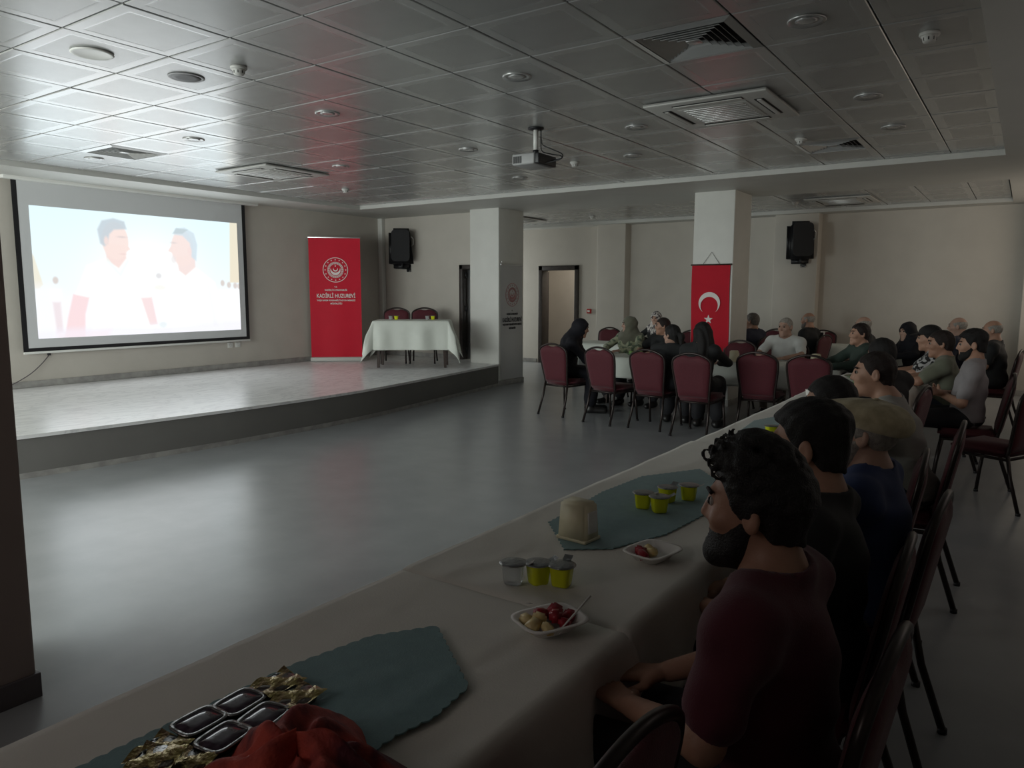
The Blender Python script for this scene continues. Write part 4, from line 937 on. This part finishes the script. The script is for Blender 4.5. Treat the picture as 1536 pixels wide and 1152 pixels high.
def hand_prims(wr, d, n, l, curl):
    """wrist, hand direction, palm-facing normal, thumb side"""
    wr, d, n, l = [np.asarray(q, float) for q in (wr, d, n, l)]; d = d / np.linalg.norm(d); l = l - d * (l @ d); l /= np.linalg.norm(l); n = np.cross(d, l) * (1 if np.cross(d, l) @ n > 0 else -1)
    out = []
    for i, (off, Ln) in enumerate(((.030, .070), (.010, .078), (-.010, .072), (-.029, .056))):
        kn = wr + d * (.088 - .004 * abs(i - 1)) + l * off; out.append(('cap', wr + l * off * .55 + d * .01, kn, .0135, .0115, .012))
        a = curl * .5; p = kn
        for q, fr_ in enumerate((.45, .32, .23)):
            dv = d * math.cos(a) + n * math.sin(a); p2 = p + dv * Ln * fr_; out.append(('cap', p, p2, .0092 - .0008 * q, .0086 - .0009 * q, .004)); p = p2; a += curl * .7
    b0 = wr + d * .022 + l * .020; b1 = b0 + (d * .6 + l * .75 + n * .25) * .040; b2 = b1 + (d * .85 + l * .25 + n * .3) * .032; b3 = b2 + (d * .9 + n * .35) * .022
    out += [('cap', b0, b1, .016, .0115, .012), ('cap', b1, b2, .011, .0098, .005), ('cap', b2, b3, .0098, .008, .005)]
    return out
HAIRC = {}
def hairmat(key, c, rough=.55, n2=.4):
    if key not in HAIRC: HAIRC[key] = mat('hair_' + key, c, rough, noise=n2, nscale=60, bump=.6, bscale=260)
    return HAIRC[key]
HB, HBR, HG, HW = hairmat('black', (.010, .008, .008)), hairmat('brown', (.022, .012, .010)), hairmat('grey', (.20, .18, .16)), hairmat('white', (.42, .39, .35))
def cloth_mat(key, c, c2=None, ns=8, **k): return mat('cloth_' + key, c, .8, col2=c2, noise=.12, nscale=ns, bump=.15, bscale=260, sheen=.15, **k)
def person(label, head_xy, ztop, face, hair=('short', HB), shirt=None, sleeve='short', trousers=None, lean=4, hyaw=0, hpitch=0, arms='table', skin_=0, fine=False, beard=None, fat=0., eyes=False, female=False, hscale=1., shoe=None, seatdrop=0, extra=None, twist=0):
    eyes = eyes or not label.endswith('seen from behind')
    """seated person; head_xy/ztop place the crown of the skull, face is the heading of the body (deg, 0 = +Y)"""
    u_ = np.array([0, math.sin(math.radians(lean)), math.cos(math.radians(lean))]); zp = .565
    hs = hscale * (.96 if female else 1.)
    ts = (ztop - zp - .122 * hs) / (.665 * u_[2]); ws = (.90 if female else 1.0)
    Pv = np.array([0, -.055, zp]); SH = Pv + u_ * .455 * ts; NB = Pv + u_ * .512 * ts; CH = Pv + u_ * .30 * ts
    HC = Pv + u_ * .665 * ts + np.array([0, .025 + .04 * math.sin(math.radians(-hpitch)), 0]); RH = rotm(hyaw, hpitch, 0)
    rz = math.radians(face); c, s = math.cos(rz), math.sin(rz)
    base = (head_xy[0] - (HC[0] * c - HC[1] * s), head_xy[1] - (HC[0] * s + HC[1] * c), 0)
    t_ = thing('person', label, 'person', base, rz)
    sw = .185 * ws + fat * .5
    S = [SH + np.array([sg * sw, 0, -.015]) for sg in (-1, 1)]
    # arm poses, given left (-1) / right (+1)
    AR = {'table': ((.27, .17, .80), (.13, .40, .775)), 'lap': ((.255, .02, .745), (.10, .25, .665)), 'crossed': ((.26, .05, .745), (-.07, .20, .775)), 'chin': ((.17, .30, .79), (.05, .20, .98)), 'down': ((.27, -.02, .74), (.20, .22, .66))}
    arm = arms if isinstance(arms, tuple) else (arms, arms); EL = []; WR = []
    for i, sg in enumerate((-1, 1)):
        e_, w__ = AR[arm[i]]; e_ = np.array(e_); w__ = np.array(w__)
        dz = 0 if arm[i] in ('table', 'lap', 'down') else (SH[2] - 1.02)
        e_[2] += dz; w__[2] += dz; dy = SH[1] + .02 if arm[i] == 'crossed' else 0
        if arm[i] == 'crossed': e_[1] += dy; w__[1] += dy; w__[2] += .03 * i; w__[1] += .03 * i
        EL.append(np.array([sg * (e_[0] + fat * .4), e_[1], e_[2]])); WR.append(np.array([sg * w__[0], w__[1], w__[2]]))
    HIP = [np.array([sg * .09, -.01, .555]) for sg in (-1, 1)]; KN = [np.array([sg * .115, .40, .53]) for sg in (-1, 1)]; AN = [np.array([sg * .115, .37, .095]) for sg in (-1, 1)]; TO = [np.array([sg * .135, .55, .032]) for sg in (-1, 1)]
    torso = [('ell', Pv + [0, 0, .0], (.165 * ws + fat, .115 + fat * .5, .105), .05), ('ell', Pv + u_ * .15 * ts + [0, .012 + fat * .6, 0], (.148 * ws + fat, .108 + fat, .14), .06), ('ell', CH + [0, .0, 0], (.158 * ws + fat * .6, .108 + fat * .3, .16 * ts), .06),
             ('cap', S[0] + [.03, 0, 0], S[1] - [.03, 0, 0], .060, .060, .05), ('cap', NB + [0, -.01, .0], S[0] + [.05, 0, .008], .055, .05, .04), ('cap', NB + [0, -.01, .0], S[1] + [-.05, 0, .008], .055, .05, .04)]
    if female: torso += [('ell', CH + u_ * .02 + [-.07, .085, 0], (.065, .06, .065), .03), ('ell', CH + u_ * .02 + [.07, .085, 0], (.065, .06, .065), .03)]
    armp, legp, handp = [], [], []
    for i, sg in enumerate((-1, 1)):
        armp += [('ell', S[i], (.058, .058, .06), .03), ('cap', S[i], EL[i], .050 * ws + fat * .15, .040 * ws, .03), ('cap', EL[i], WR[i], .042 * ws, .026, .015)]
        legp += [('cap', HIP[i], KN[i], .080 + fat * .2, .058, .03), ('cap', KN[i], AN[i] + [0, 0, .03], .056, .036, .02)]
        d_ = WR[i] - EL[i]; d_ /= np.linalg.norm(d_)
        if arm[i] in ('table', 'lap', 'down'): hp = hand_prims(WR[i] + d_ * .015, d_ * [1, 1, .25] + [0, .25, 0], (0, 0, -1), (-sg, .2, 0), .45)
        elif arm[i] == 'crossed': hp = hand_prims(WR[i] + d_ * .015, d_, (0, -1, 0), (0, .2, 1), .5)
        else: hp = hand_prims(WR[i] + d_ * .01, (0, .35, 1), (0, -1, .3), (-sg, -.2, .2), .7)
        handp += hp
    foot = []
    for i in (0, 1): foot += [('cap', AN[i] + [0, -.03, -.055], TO[i], .038, .03, .02), ('cap', AN[i] + [0, 0, -.02], AN[i] + [0, 0, .06], .04, .037, .03)]
    neck = [('cap', NB + [0, -.012, -.03], HC + RH @ np.array([0, -.03, -.05]) * hs, .062 * ws + fat * .2, .056 * ws + fat * .1, .03)]
    hp_ = xf(head_prims(fat * .25) + ears(), HC, RH, hs)
    pr = torso + armp + legp + foot + neck + hp_ + handp
    h, hf = (.0125, .0054) if fine else (.021, .0088)
    lo = np.array([-.36, -.28, -.012]); hi = np.array([.36, .64, HC[2] + .15]); lo[1] = min(-.28, HC[1] - .16)
    wx = [sorted((WR[i][0] - .09, WR[i][0] + .09)) for i in (0, 1)]
    F = Field(axis(lo[0], hi[0], h, [(HC[0] - .1, HC[0] + .1)] + wx, hf), axis(lo[1], hi[1], h, [(HC[1] - .12, HC[1] + .14), (WR[0][1] - .02, WR[0][1] + .17), (WR[1][1] - .02, WR[1][1] + .17)], hf),
              axis(lo[2], hi[2], h, [(HC[2] - .14, HC[2] + .15), (WR[0][2] - .06, WR[0][2] + .04), (WR[1][2] - .06, WR[1][2] + .04)], hf)).run(pr)
    P_, Q_ = F.mesh(); np_mesh('body', P_, Q_, SK[skin_], t_)
    # shirt
    hc = .0125 if fine else .019
    def garment(prims, name, m_, cuts=None, fold=.004, hh=hc):
        A = np.array([q for p in prims for q in ([np.array(p[1]) - max(p[3], p[4]), np.array(p[1]) + max(p[3], p[4]), np.array(p[2]) - max(p[3], p[4]), np.array(p[2]) + max(p[3], p[4])] if p[0] == 'cap' else [np.array(p[1]) - max(p[2]), np.array(p[1]) + max(p[2])])])
        l_, h_ = A.min(0) - .02, A.max(0) + .02
        G = Field(*[np.arange(l_[q], h_[q] + hh, hh) for q in range(3)]).run(prims); X, Y, Z = G.grids()
        k = float(len(label)) ; G.F += fold * (np.sin(X * 23 + Z * 31 + k) * np.sin(Y * 27 - Z * 17 + k) + .6 * np.sin(Z * 55 + X * 20 + Y * 30))
        if cuts is not None: G.F = cuts(G.F, X, Y, Z)
        p_, q_ = G.mesh(); return np_mesh(name, p_, q_, m_, t_)
    def inf(prims, d_):
        out = []
        for p in prims:
            p = list(p)
            if p[0] == 'cap': p[3] += d_; p[4] += d_
            else: p[2] = np.array(p[2]) + d_
            out.append(tuple(p))
        return out
    sp = inf(torso, .016)
    for i in (0, 1):
        if sleeve == 'short': e_ = S[i] + (EL[i] - S[i]) * .72; sp += [('ell', S[i], (.072, .072, .072), .03), ('cap', S[i], e_, .066 * ws + fat * .15, .062 * ws, .03)]
        elif sleeve == 'long': sp += [('ell', S[i], (.072, .072, .072), .03), ('cap', S[i], EL[i], .066 * ws, .056 * ws, .03), ('cap', EL[i], WR[i], .056 * ws, .038, .02)]
    nc0, nc1 = neck[0][1], neck[0][2]
    def neckcut(Fv, X, Y, Z):
        d = nc1 - nc0; a = nc0 + d * .3; f_ = NB + np.array([0, .05, .012])
        D1 = np.sqrt((X - NB[0]) ** 2 + (Y - NB[1] - .015) ** 2 * .8 + ((Z - NB[2] - .065) * 1.0) ** 2) - .088 * ws - fat * .2
        Fv = smax(Fv, -D1, .012)
        if sleeve == 'none': pass
        return Fv
    if shirt is not None: garment(sp, 'shirt', shirt, neckcut)
    # skirt / trousers and shoes
    lp = inf([('ell', Pv + [0, 0, -.012], (.165 * ws + fat, .118 + fat * .5, .09), .05)] + legp, .012); 
    if female: lp += [('cap', KN[0], AN[0] + [0, 0, .1], .075, .085, .08), ('cap', KN[1], AN[1] + [0, 0, .1], .075, .085, .08), ('cap', (0, .1, .555), (0, .39, .53), .085, .075, .05)]
    garment(lp, 'skirt' if female else 'trousers', trousers, None, .003, hc + .003)
    for i in (0, 1):
        garment([('cap', AN[i] + [0, -.035, -.052], TO[i] + [0, .01, .006], .046, .038, .02), ('cap', AN[i] + [0, 0, -.04], AN[i] + [0, 0, .01], .05, .046, .03)], 'shoe', shoe or SHOE, lambda Fv, X, Y, Z: np.maximum(Fv, .002 - Z), 0, .013)
    # head-local fields
    hh = .0048 if fine else .008
    def hfield(lo_, hi_): return Field(*[np.arange(lo_[q], hi_[q] + hh, hh) for q in range(3)])
    def hmesh(Fd, name, m_): p_, q_ = Fd.mesh(); return np_mesh(name, HC + (p_ * hs) @ RH.T, q_, m_, t_)
    skull = [('ell', (0, -.016, .030), (.075 + fat * .25, .096, .090), .02), ('ell', (0, .028, -.022), (.061 + fat * .25, .070, .092), .03)]
    kind, hm = hair
    if kind in ('short', 'curly', 'ring', 'buzz', 'tied', 'long', 'quiff'):
        G = hfield((-.14, -.20, -.16), (.14, .15, .20)).run(skull + ([('cap', (0, -.043, -.03), (0, -.046, -.10), .056, .052, .03)] if kind != 'ring' else []))
        X, Y, Z = G.grids(); th = {'short': .013, 'curly': .022, 'ring': .005, 'buzz': .005, 'tied': .014, 'long': .02, 'quiff': .02}[kind]
        line = np.interp(Y, [-.13, -.07, -.035, -.012, .012, .03, .05, .085, .12], [-.068, -.062, -.045, -.01, -.012, .02, .062, .078, .088] if kind not in ('long', 'tied') else [-.12, -.12, -.1, -.07, -.03, .02, .06, .08, .09]) + .004 * np.sin(X * 170 + Y * 60) + .003 * np.sin(Y * 140 - X * 90)
        F0 = G.F - th * np.clip((Z + .10) / .10, .35, 1)
        if kind == 'curly':
            F0 = G.F - .016 * np.clip((Z + .06) / .08, .3, 1)
            rg = np.random.default_rng(5)
        if kind == 'quiff': F0 = G.F - .004 - .022 * np.clip((Z - .03) / .06, 0, 1)
        F0 = F0 + .0022 * np.sin(X * 130 + Z * 60) * np.sin(Y * 110 + Z * 40)
        G.F = smax(F0, line - Z, .008)
        if kind == 'ring': G.F = smax(G.F, np.sqrt((X / 1.0) ** 2 + ((Y - .03) / 1.25) ** 2) * -1 + .066 + 0 * Z, .01) if False else smax(G.F, Z - .068 + .35 * np.maximum(0, Y + .01), .015)
        if kind == 'curly':
            n_ = 0
            for _ in range(420):
                th_, ph_ = rg.uniform(0, 2 * PI), rg.uniform(-.1, PI / 2); p0 = np.array([.083 * math.cos(th_) * math.cos(ph_), -.012 + .104 * math.sin(th_) * math.cos(ph_), .03 + .105 * math.sin(ph_)])
                if p0[2] < np.interp(p0[1], [-.12, -.03, .0, .05, .1], [-.04, .02, .03, .075, .09]) + .005: continue
                up_ = max(0, p0[2] - .03) / .1; p0 = p0 * np.array([1, 1, 1 + .06 * up_]) + np.array([0, .012 * up_, .012 * up_]); r_ = rg.uniform(.009, .016)
                G.ell(p0, (r_, r_, r_ * .9), .006)
            for _ in range(46):      # loose locks along the fringe
                x_ = rg.uniform(-.07, .07); y_ = rg.uniform(.055, .115); y_ -= .03; p0 = np.array([x_, y_, .030 + .122 * math.sqrt(max(.02, 1 - ((y_ + .016) / .122) ** 2 - (x_ / .092) ** 2))]); a_ = rg.uniform(0, 6.28); r_ = rg.uniform(.007, .011); prev = None
                for k in range(7): q = p0 + np.array([rg.uniform(-.002, .002), r_ * math.cos(a_ + k * .9) + .003 * k, r_ * math.sin(a_ + k * .9) + .002 * k]); (G.cap(prev, q, .0042, .0038, .002) if prev is not None else None); prev = q
        hmesh(G, 'hair', hm)
        if kind == 'long':
            G = Field(np.arange(-.17, .17, .012), np.arange(-.26, .13, .012), np.arange(-.48, .16, .012)); G.ell((0, -.03, .03), (.095, .10, .10), .03)
            G.cap((-.05, -.06, 0), (-.075, -.115, -.30), .055, .05, .03); G.cap((.05, -.06, 0), (.075, -.115, -.30), .055, .05, .03); G.cap((0, -.08, 0), (0, -.13, -.34), .06, .05, .03); G.cap((-.075, .01, .03), (-.10, -.0, -.2), .03, .028, .03); G.cap((.075, .01, .03), (.10, -.0, -.2), .03, .028, .03)
            X, Y, Z = G.grids(); G.F += .004 * np.sin(X * 90 + 2 * np.sin(Z * 14)); G.F = smax(G.F, -(np.sqrt((X / .066) ** 2 + ((Y - .12) / .10) ** 2 + ((Z + .01) / .10) ** 2) - 1) * .07, .01); hmesh(G, 'hair_length', hm)
        if kind == 'tied':
            G = Field(np.arange(-.08, .08, .009), np.arange(-.24, -.02, .009), np.arange(-.26, .1, .009)); G.cap((0, -.11, .02), (0, -.16, -.02), .03, .04, .02); G.cap((0, -.16, -.02), (0, -.15, -.2), .036, .018, .02); hmesh(G, 'ponytail', hm)
    if kind == 'cap':     # flat cap over white hair
        G = hfield((-.14, -.20, -.16), (.14, .15, .16)).run(skull); X, Y, Z = G.grids()
        line = np.interp(Y, [-.13, -.05, -.012, .012, .05, .12], [-.06, -.04, 0, -.01, .05, .07]); G.F = smax(smax(G.F - .008, line - Z, .008), Z - .06, .01); hmesh(G, 'hair', HW)
        G = Field(np.arange(-.17, .17, hh), np.arange(-.2, .26, hh), np.arange(-.02, .2, hh)); G.ell((0, -.03, .055), (.104, .128, .072), .02); G.ell((0, .04, .066), (.098, .115, .040), .03); G.cap((-.035, .125, .05), (.035, .125, .05), .018, .018, .03); G.ell((0, .10, .05), (.082, .078, .014), .012)
        X, Y, Z = G.grids(); G.F += .003 * np.sin(X * 60 + Y * 25) * np.sin(Y * 40); G.F = smax(G.F, -(Z - .030 - .10 * np.maximum(0, -Y - .02) * -1 * .4 - .04 * Y), .006)
        G.ell((0, -.02, .01), (.078, .10, .055), .004, None, 's'); hmesh(G, 'flat_cap', hm)
        o = MB().lathe([(.001, .006), (.009, .004), (.011, 0), (.001, -.001)], n=12).build('cap_button', hm, t_); o.location = HC + RH @ np.array([0, -.02, .127]) * hs
    if kind == 'hat':
        G = hfield((-.14, -.20, -.16), (.14, .15, .16)).run(skull); X, Y, Z = G.grids(); line = np.interp(Y, [-.13, -.05, -.012, .012, .05, .12], [-.07, -.05, 0, 0, .05, .06]); G.F = smax(G.F - .010, line - Z, .008); hmesh(G, 'hair', HB)
        G = hfield((-.14, -.20, -.02), (.14, .22, .18)); G.ell((0, -.016, .045), (.090, .112, .095), .02); G.ell((0, .10, .048), (.07, .075, .010), .01); X, Y, Z = G.grids(); G.F = smax(G.F, .042 - Z, .005); hmesh(G, 'knit_cap', hm)
    if kind == 'hijab':
        hb = [('ell', HC + RH @ np.array([0, -.018, .025]) * hs, np.array([.098, .118, .112]) * hs, .03, RH), ('cap', HC + RH @ np.array([0, -.02, -.05]) * hs, NB + [0, .0, .02], .092, .10, .05),
              ('cap', NB + [-.02, 0, 0], S[0] + [.0, 0, .0], .095, .075, .06), ('cap', NB + [.02, 0, 0], S[1], .095, .075, .06), ('ell', CH + u_ * .08 + [0, .05, 0], (.15, .10, .13), .06), ('ell', CH + u_ * .08 + [0, -.05, 0], (.16, .09, .14), .06)]
        A0 = np.array([-.32, HC[1] - .3, CH[2] - .12]); A1 = np.array([.32, HC[1] + .3, HC[2] + .17])
        G = Field(*[np.arange(A0[q], A1[q], .011) for q in range(3)]).run(hb); X, Y, Z = G.grids(); G.F += .004 * np.sin(Z * 60 + X * 20) * np.sin(X * 25 + Y * 33)
        G.ell(HC + RH @ np.array([0, .112, -.022]) * hs, np.array([.056, .07, .082]) * hs, .012, RH, 's'); p_, q_ = G.mesh(); np_mesh('headscarf', p_, q_, hm, t_)
    if beard:
        G = hfield((-.11, -.08, -.17), (.11, .16, .06)).run(head_prims(fat * .25)); X, Y, Z = G.grids()
        top = np.interp(Y, [-.05, -.005, .02, .05, .08, .13], [-.02, .005, -.02, -.045, -.046, -.048]); F0 = G.F - beard[1] * np.clip((top - Z) / .045, .12, 1) * np.clip((Y + .02) / .05, .3, 1)
        F0 = smax(F0, Z - top, .006); F0 = smax(F0, -.012 - Y, .008); m1 = smax(np.abs(X) - .024, np.maximum(np.abs(Z + .0625) - .009, .078 - Y), .003); G.F = smax(F0, -m1, .004); hmesh(G, 'beard', beard[0])
    if eyes:
        for sg in (-1, 1):
            eb = MB().lathe([(.0001, -.011), (.0055, -.0095), (.0095, -.0058), (.011, 0), (.0108, .002)], n=14).lathe([(.0108, .002), (.0066, .0088), (.0001, .011)], n=14, mi=1).build('eye', [M['eyew'], M['iris']], t_)
            eb.location = HC + RH @ np.array([sg * .032, .0825, .014]) * hs; eb.rotation_euler = (Matrix(RH.tolist()) @ Matrix.Rotation(-PI / 2, 3, 'X')).to_euler()
            bw = MB().tube(smooth_path([(sg * .014, .094, .034), (sg * .032, .092, .041), (sg * .052, .078, .036)], 4), .0042, 6).build('eyebrow', hm if kind not in ('cap', 'hat', 'hijab') else HG if kind == 'cap' else HB, t_)
            bw.location = HC; bw.rotation_euler = Matrix(RH.tolist()).to_euler()
    return t_, HC, RH
SHOE = mat('black_shoe_leather', (.015, .014, .014), .4)
TD, TJ, TK = cloth_mat('dark_trousers', (.018, .018, .022)), cloth_mat('dark_jeans', (.03, .04, .065)), cloth_mat('khaki_trousers', (.12, .10, .075))
CM, CBK, CBL = cloth_mat('maroon_tee', (.085, .010, .022)), cloth_mat('black_tee', (.016, .017, .018)), cloth_mat('navy_shirt', (.03, .05, .14))
CWH, CGR, CLG, CLB = cloth_mat('white_shirt', (.74, .76, .74)), cloth_mat('green_grey_tee', (.17, .18, .13)), cloth_mat('light_grey_tee', (.31, .29, .30)), cloth_mat('pale_shirt', (.29, .285, .26))
CDG, CNV, CTN = cloth_mat('dark_green_top', (.03, .05, .04)), cloth_mat('dark_blue_shirt', (.03, .035, .06)), cloth_mat('tan_shirt', (.30, .26, .19))
for k_ in (TD, CBK, CBL, CDG, CNV): k_.node_tree.nodes['Principled BSDF'].inputs['Sheen Weight'].default_value = .03
CHK = cloth_mat('black_white_pattern', (.5, .5, .5), (.015, .015, .015), 26, lo=.49, hi=.51)
FLO = cloth_mat('floral_blouse', (.42, .44, .30), (.10, .14, .09), 17, lo=.42, hi=.56)
HJB, HJG, HJP = cloth_mat('black_hijab', (.005, .005, .010)), cloth_mat('sage_hijab', (.17, .17, .125)), cloth_mat('patterned_hijab', (.62, .58, .55), (.06, .05, .06), 24, lo=.47, hi=.53)
HJB.node_tree.nodes['Principled BSDF'].inputs['Sheen Weight'].default_value = .02
CAPM = cloth_mat('beige_cap', (.60, .53, .36), (.45, .39, .25), 30)

# row of men on the right of the long table (heading 90 = towards the screen wall)
person('bearded man in maroon t-shirt with curly black hair, nearest the camera', (-.445, 1.56), 1.268, 88, ('curly', HB), CM, 'short', TD, 5, 4, -2, 'lap', 0, True, (HB, .012), eyes=True)
person('young man with short black hair and black t-shirt behind the man in maroon', (-.487, 2.20), 1.285, 92, ('quiff', HB), CBK, 'short', TD, 4, -2, -3, 'lap', 1, True, (HB, .003), eyes=True)
person('old man in beige flat cap with white beard and navy shirt', (-.445, 2.80), 1.235, 88, ('cap', CAPM), CBL, 'short', TK, 5, 6, 9, 'table', 2, True, (HW, .012), fat=.02, eyes=True)
person('person with dark hair bent low in front of the flat-capped man', (-.70, 3.52), 1.225, 95, ('short', HB), CBK, 'short', TD, 10, 0, -8, 'table', 0)
person('man with cropped brown hair and pale grey shirt leaning forward beyond the flat cap', (-.66, 4.42), 1.285, 92, ('buzz', HBR), CLB, 'short', TJ, 18, 6, -3, 'table', 1, fine=True)
person('dark-haired person in black leaning on the table beyond the pale grey shirt', (-.86, 6.02), 1.265, 60, ('short', HB), CBK, 'short', TD, 8, -10, -4, 'table', 0)
person('bearded young man with thick black hair and light grey t-shirt, arms crossed', (-.36, 7.35), 1.285, 94, ('quiff', HB), CLG, 'short', TD, -2, 2, -4, 'crossed', 1, True, (HB, .006), eyes=True)
person('man in grey-green t-shirt with forearms forward, left of the bearded man in grey', (-.64, 7.93), 1.25, 92, ('short', HBR), CGR, 'short', TJ, 6, 6, -4, 'table', 0, fine=True)
person('man in patterned shirt and dark cap at the far end of the row', (-.80, 8.62), 1.265, 95, ('hat', HB), CHK, 'short', TD, 8, 0, -6, 'table', 1)
# the women and men around the middle table
person('woman in black headscarf and long black dress at the left end of the middle table', (-4.88, 8.72), 1.24, -62, ('hijab', HJB), HJB, 'long', HJB, 24, 0, -14, 'chin', 1, female=True, fat=.025)
person('woman in sage headscarf and floral blouse facing the camera', (-4.80, 10.02), 1.24, 172, ('hijab', HJG), FLO, 'long', TD, 3, -45, 0, 'table', 2, female=True, fine=True)
person('dark-haired woman in black top beside the woman in floral blouse', (-4.27, 10.0), 1.235, 170, ('short', HBR), CBK, 'short', TD, 4, -50, -3, 'table', 1, female=True)
person('woman with tied dark hair and black sleeveless top, seen from behind', (-3.45, 8.36), 1.215, 8, ('tied', HB), CBK, 'short', TD, 8, 62, -3, 'table', 2, female=True)
person('woman with long black hair and black top, seen from behind before the flag', (-3.03, 8.22), 1.255, 6, ('long', HB), CBK, 'long', TD, 4, 50, -2, 'table', 2, female=True)
person('woman in white patterned headscarf lit by daylight at the back table', (-5.42, 12.4), 1.255, 165, ('hijab', HJP), CBK, 'long', TD, 5, 15, -4, 'table', 2, female=True)
person('old man in white shirt facing the camera at the middle table', (-2.60, 10.12), 1.27, 176, ('buzz', HW), CWH, 'short', TK, 3, -12, -5, 'table', 2, fine=True, fat=.01, eyes=True)
person('woman in dark green top at the right end of the middle table', (-1.56, 9.28), 1.25, 128, ('short', HBR), CDG, 'long', TD, 5, -8, 0, 'table', 1, fine=True)
# back of the room
person('grey-haired man in dark blue shirt by the flag pillar, seen from behind', (-3.50, 11.65), 1.28, 70, ('short', HG), CNV, 'short', TD, 3, 8, -2, 'lap', 1)
person('bald man in black just right behind the man in white shirt', (-2.88, 12.55), 1.28, 75, ('ring', HW), CBK, 'short', TD, 3, 5, -3, 'lap', 1, beard=(HG, .006))
person('bald man in black behind the woman in dark green', (-1.84, 11.15), 1.275, 80, ('ring', HW), CBK, 'short', TD, 3, 10, -2, 'lap', 2)
person('person in dark hood with pale face leaning at the back right', (-1.28, 11.05), 1.21, 130, ('hijab', HJB), HJB, 'long', HJB, 14, 10, -6, 'table', 2, female=True)
person('bald man behind the men of the row, only his pale crown showing', (-.72, 11.1), 1.29, 80, ('ring', HW), CNV, 'short', TD, 3, 8, -2, 'lap', 2)
person('bald heavy man in dark shirt at the far right by the wall', (-.33, 10.6), 1.275, 84, ('ring', HW), CBK, 'short', TD, 4, 6, -3, 'lap', 1, fat=.02)

# glasses of the woman in dark green, phone glow etc. stay small details
# ---------------------------------------------------------------- chairs under the people of the row and at the back
RC = [(-.475, 1.56, 88, 'maroon chair of the curly-haired man in maroon'), (-.53, 2.20, 92, 'maroon chair of the young man in black'), (-.49, 2.80, 88, 'maroon chair of the flat-capped man'),
      (-.62, 3.50, 95, 'maroon chair beside the flat-capped man, next one along'), (-.54, 4.42, 92, 'maroon chair of the man in pale grey'), 
      (-.86, 6.02, 84, 'maroon chair of the dark-haired person in black'), (-.36, 7.35, 94, 'maroon chair of the bearded man in light grey'), (-.62, 7.93, 92, 'maroon chair of the man in grey-green'), (-.76, 8.62, 95, 'maroon chair of the man in patterned shirt')]
for x_, y_, a_, lb in RC: chair(x_ + .02, y_, a_, lb, GA)
chair(-.74, .97, 88, 'empty dark chair at the bottom edge, nearest the camera', GA)
chair(-.13, 6.72, 62, 'empty maroon chair pulled back at the far right edge', GA)
BC = [(-6.45, 12.35, 180, 'empty maroon chair at the back table in front of the wall column, leftmost'), (-5.42, 12.4, 168, 'maroon chair of the woman in patterned headscarf'), (-4.83, 12.35, 178, 'empty maroon chair right of the woman in patterned headscarf'),
      (-4.80, 10.03, 172, 'maroon chair of the woman in floral blouse'), (-4.27, 10.02, 170, 'maroon chair of the dark-haired woman facing the camera'), (-2.60, 10.13, 176, 'maroon chair of the old man in white shirt'), (-1.53, 9.25, 128, 'maroon chair of the woman in dark green'),
      (-3.48, 11.65, 70, 'maroon chair of the grey-haired man in dark blue'), (-2.86, 12.55, 75, 'maroon chair of the bald man behind the white shirt'), (-3.75, 13.72, 178, 'empty maroon chair at the back wall table, left one'), (-2.95, 13.74, 180, 'empty maroon chair at the back wall table, right one'),
      (-1.82, 11.15, 80, 'maroon chair of the bald man behind the woman in green'), (-1.205, 11.095, 130, 'maroon chair of the hooded person'), (-.70, 11.1, 80, 'maroon chair of the man with the pale crown'), (-.31, 10.6, 84, 'maroon chair of the heavy man at the far right')]
for x_, y_, a_, lb in BC: chair(x_, y_, a_, lb, GC)
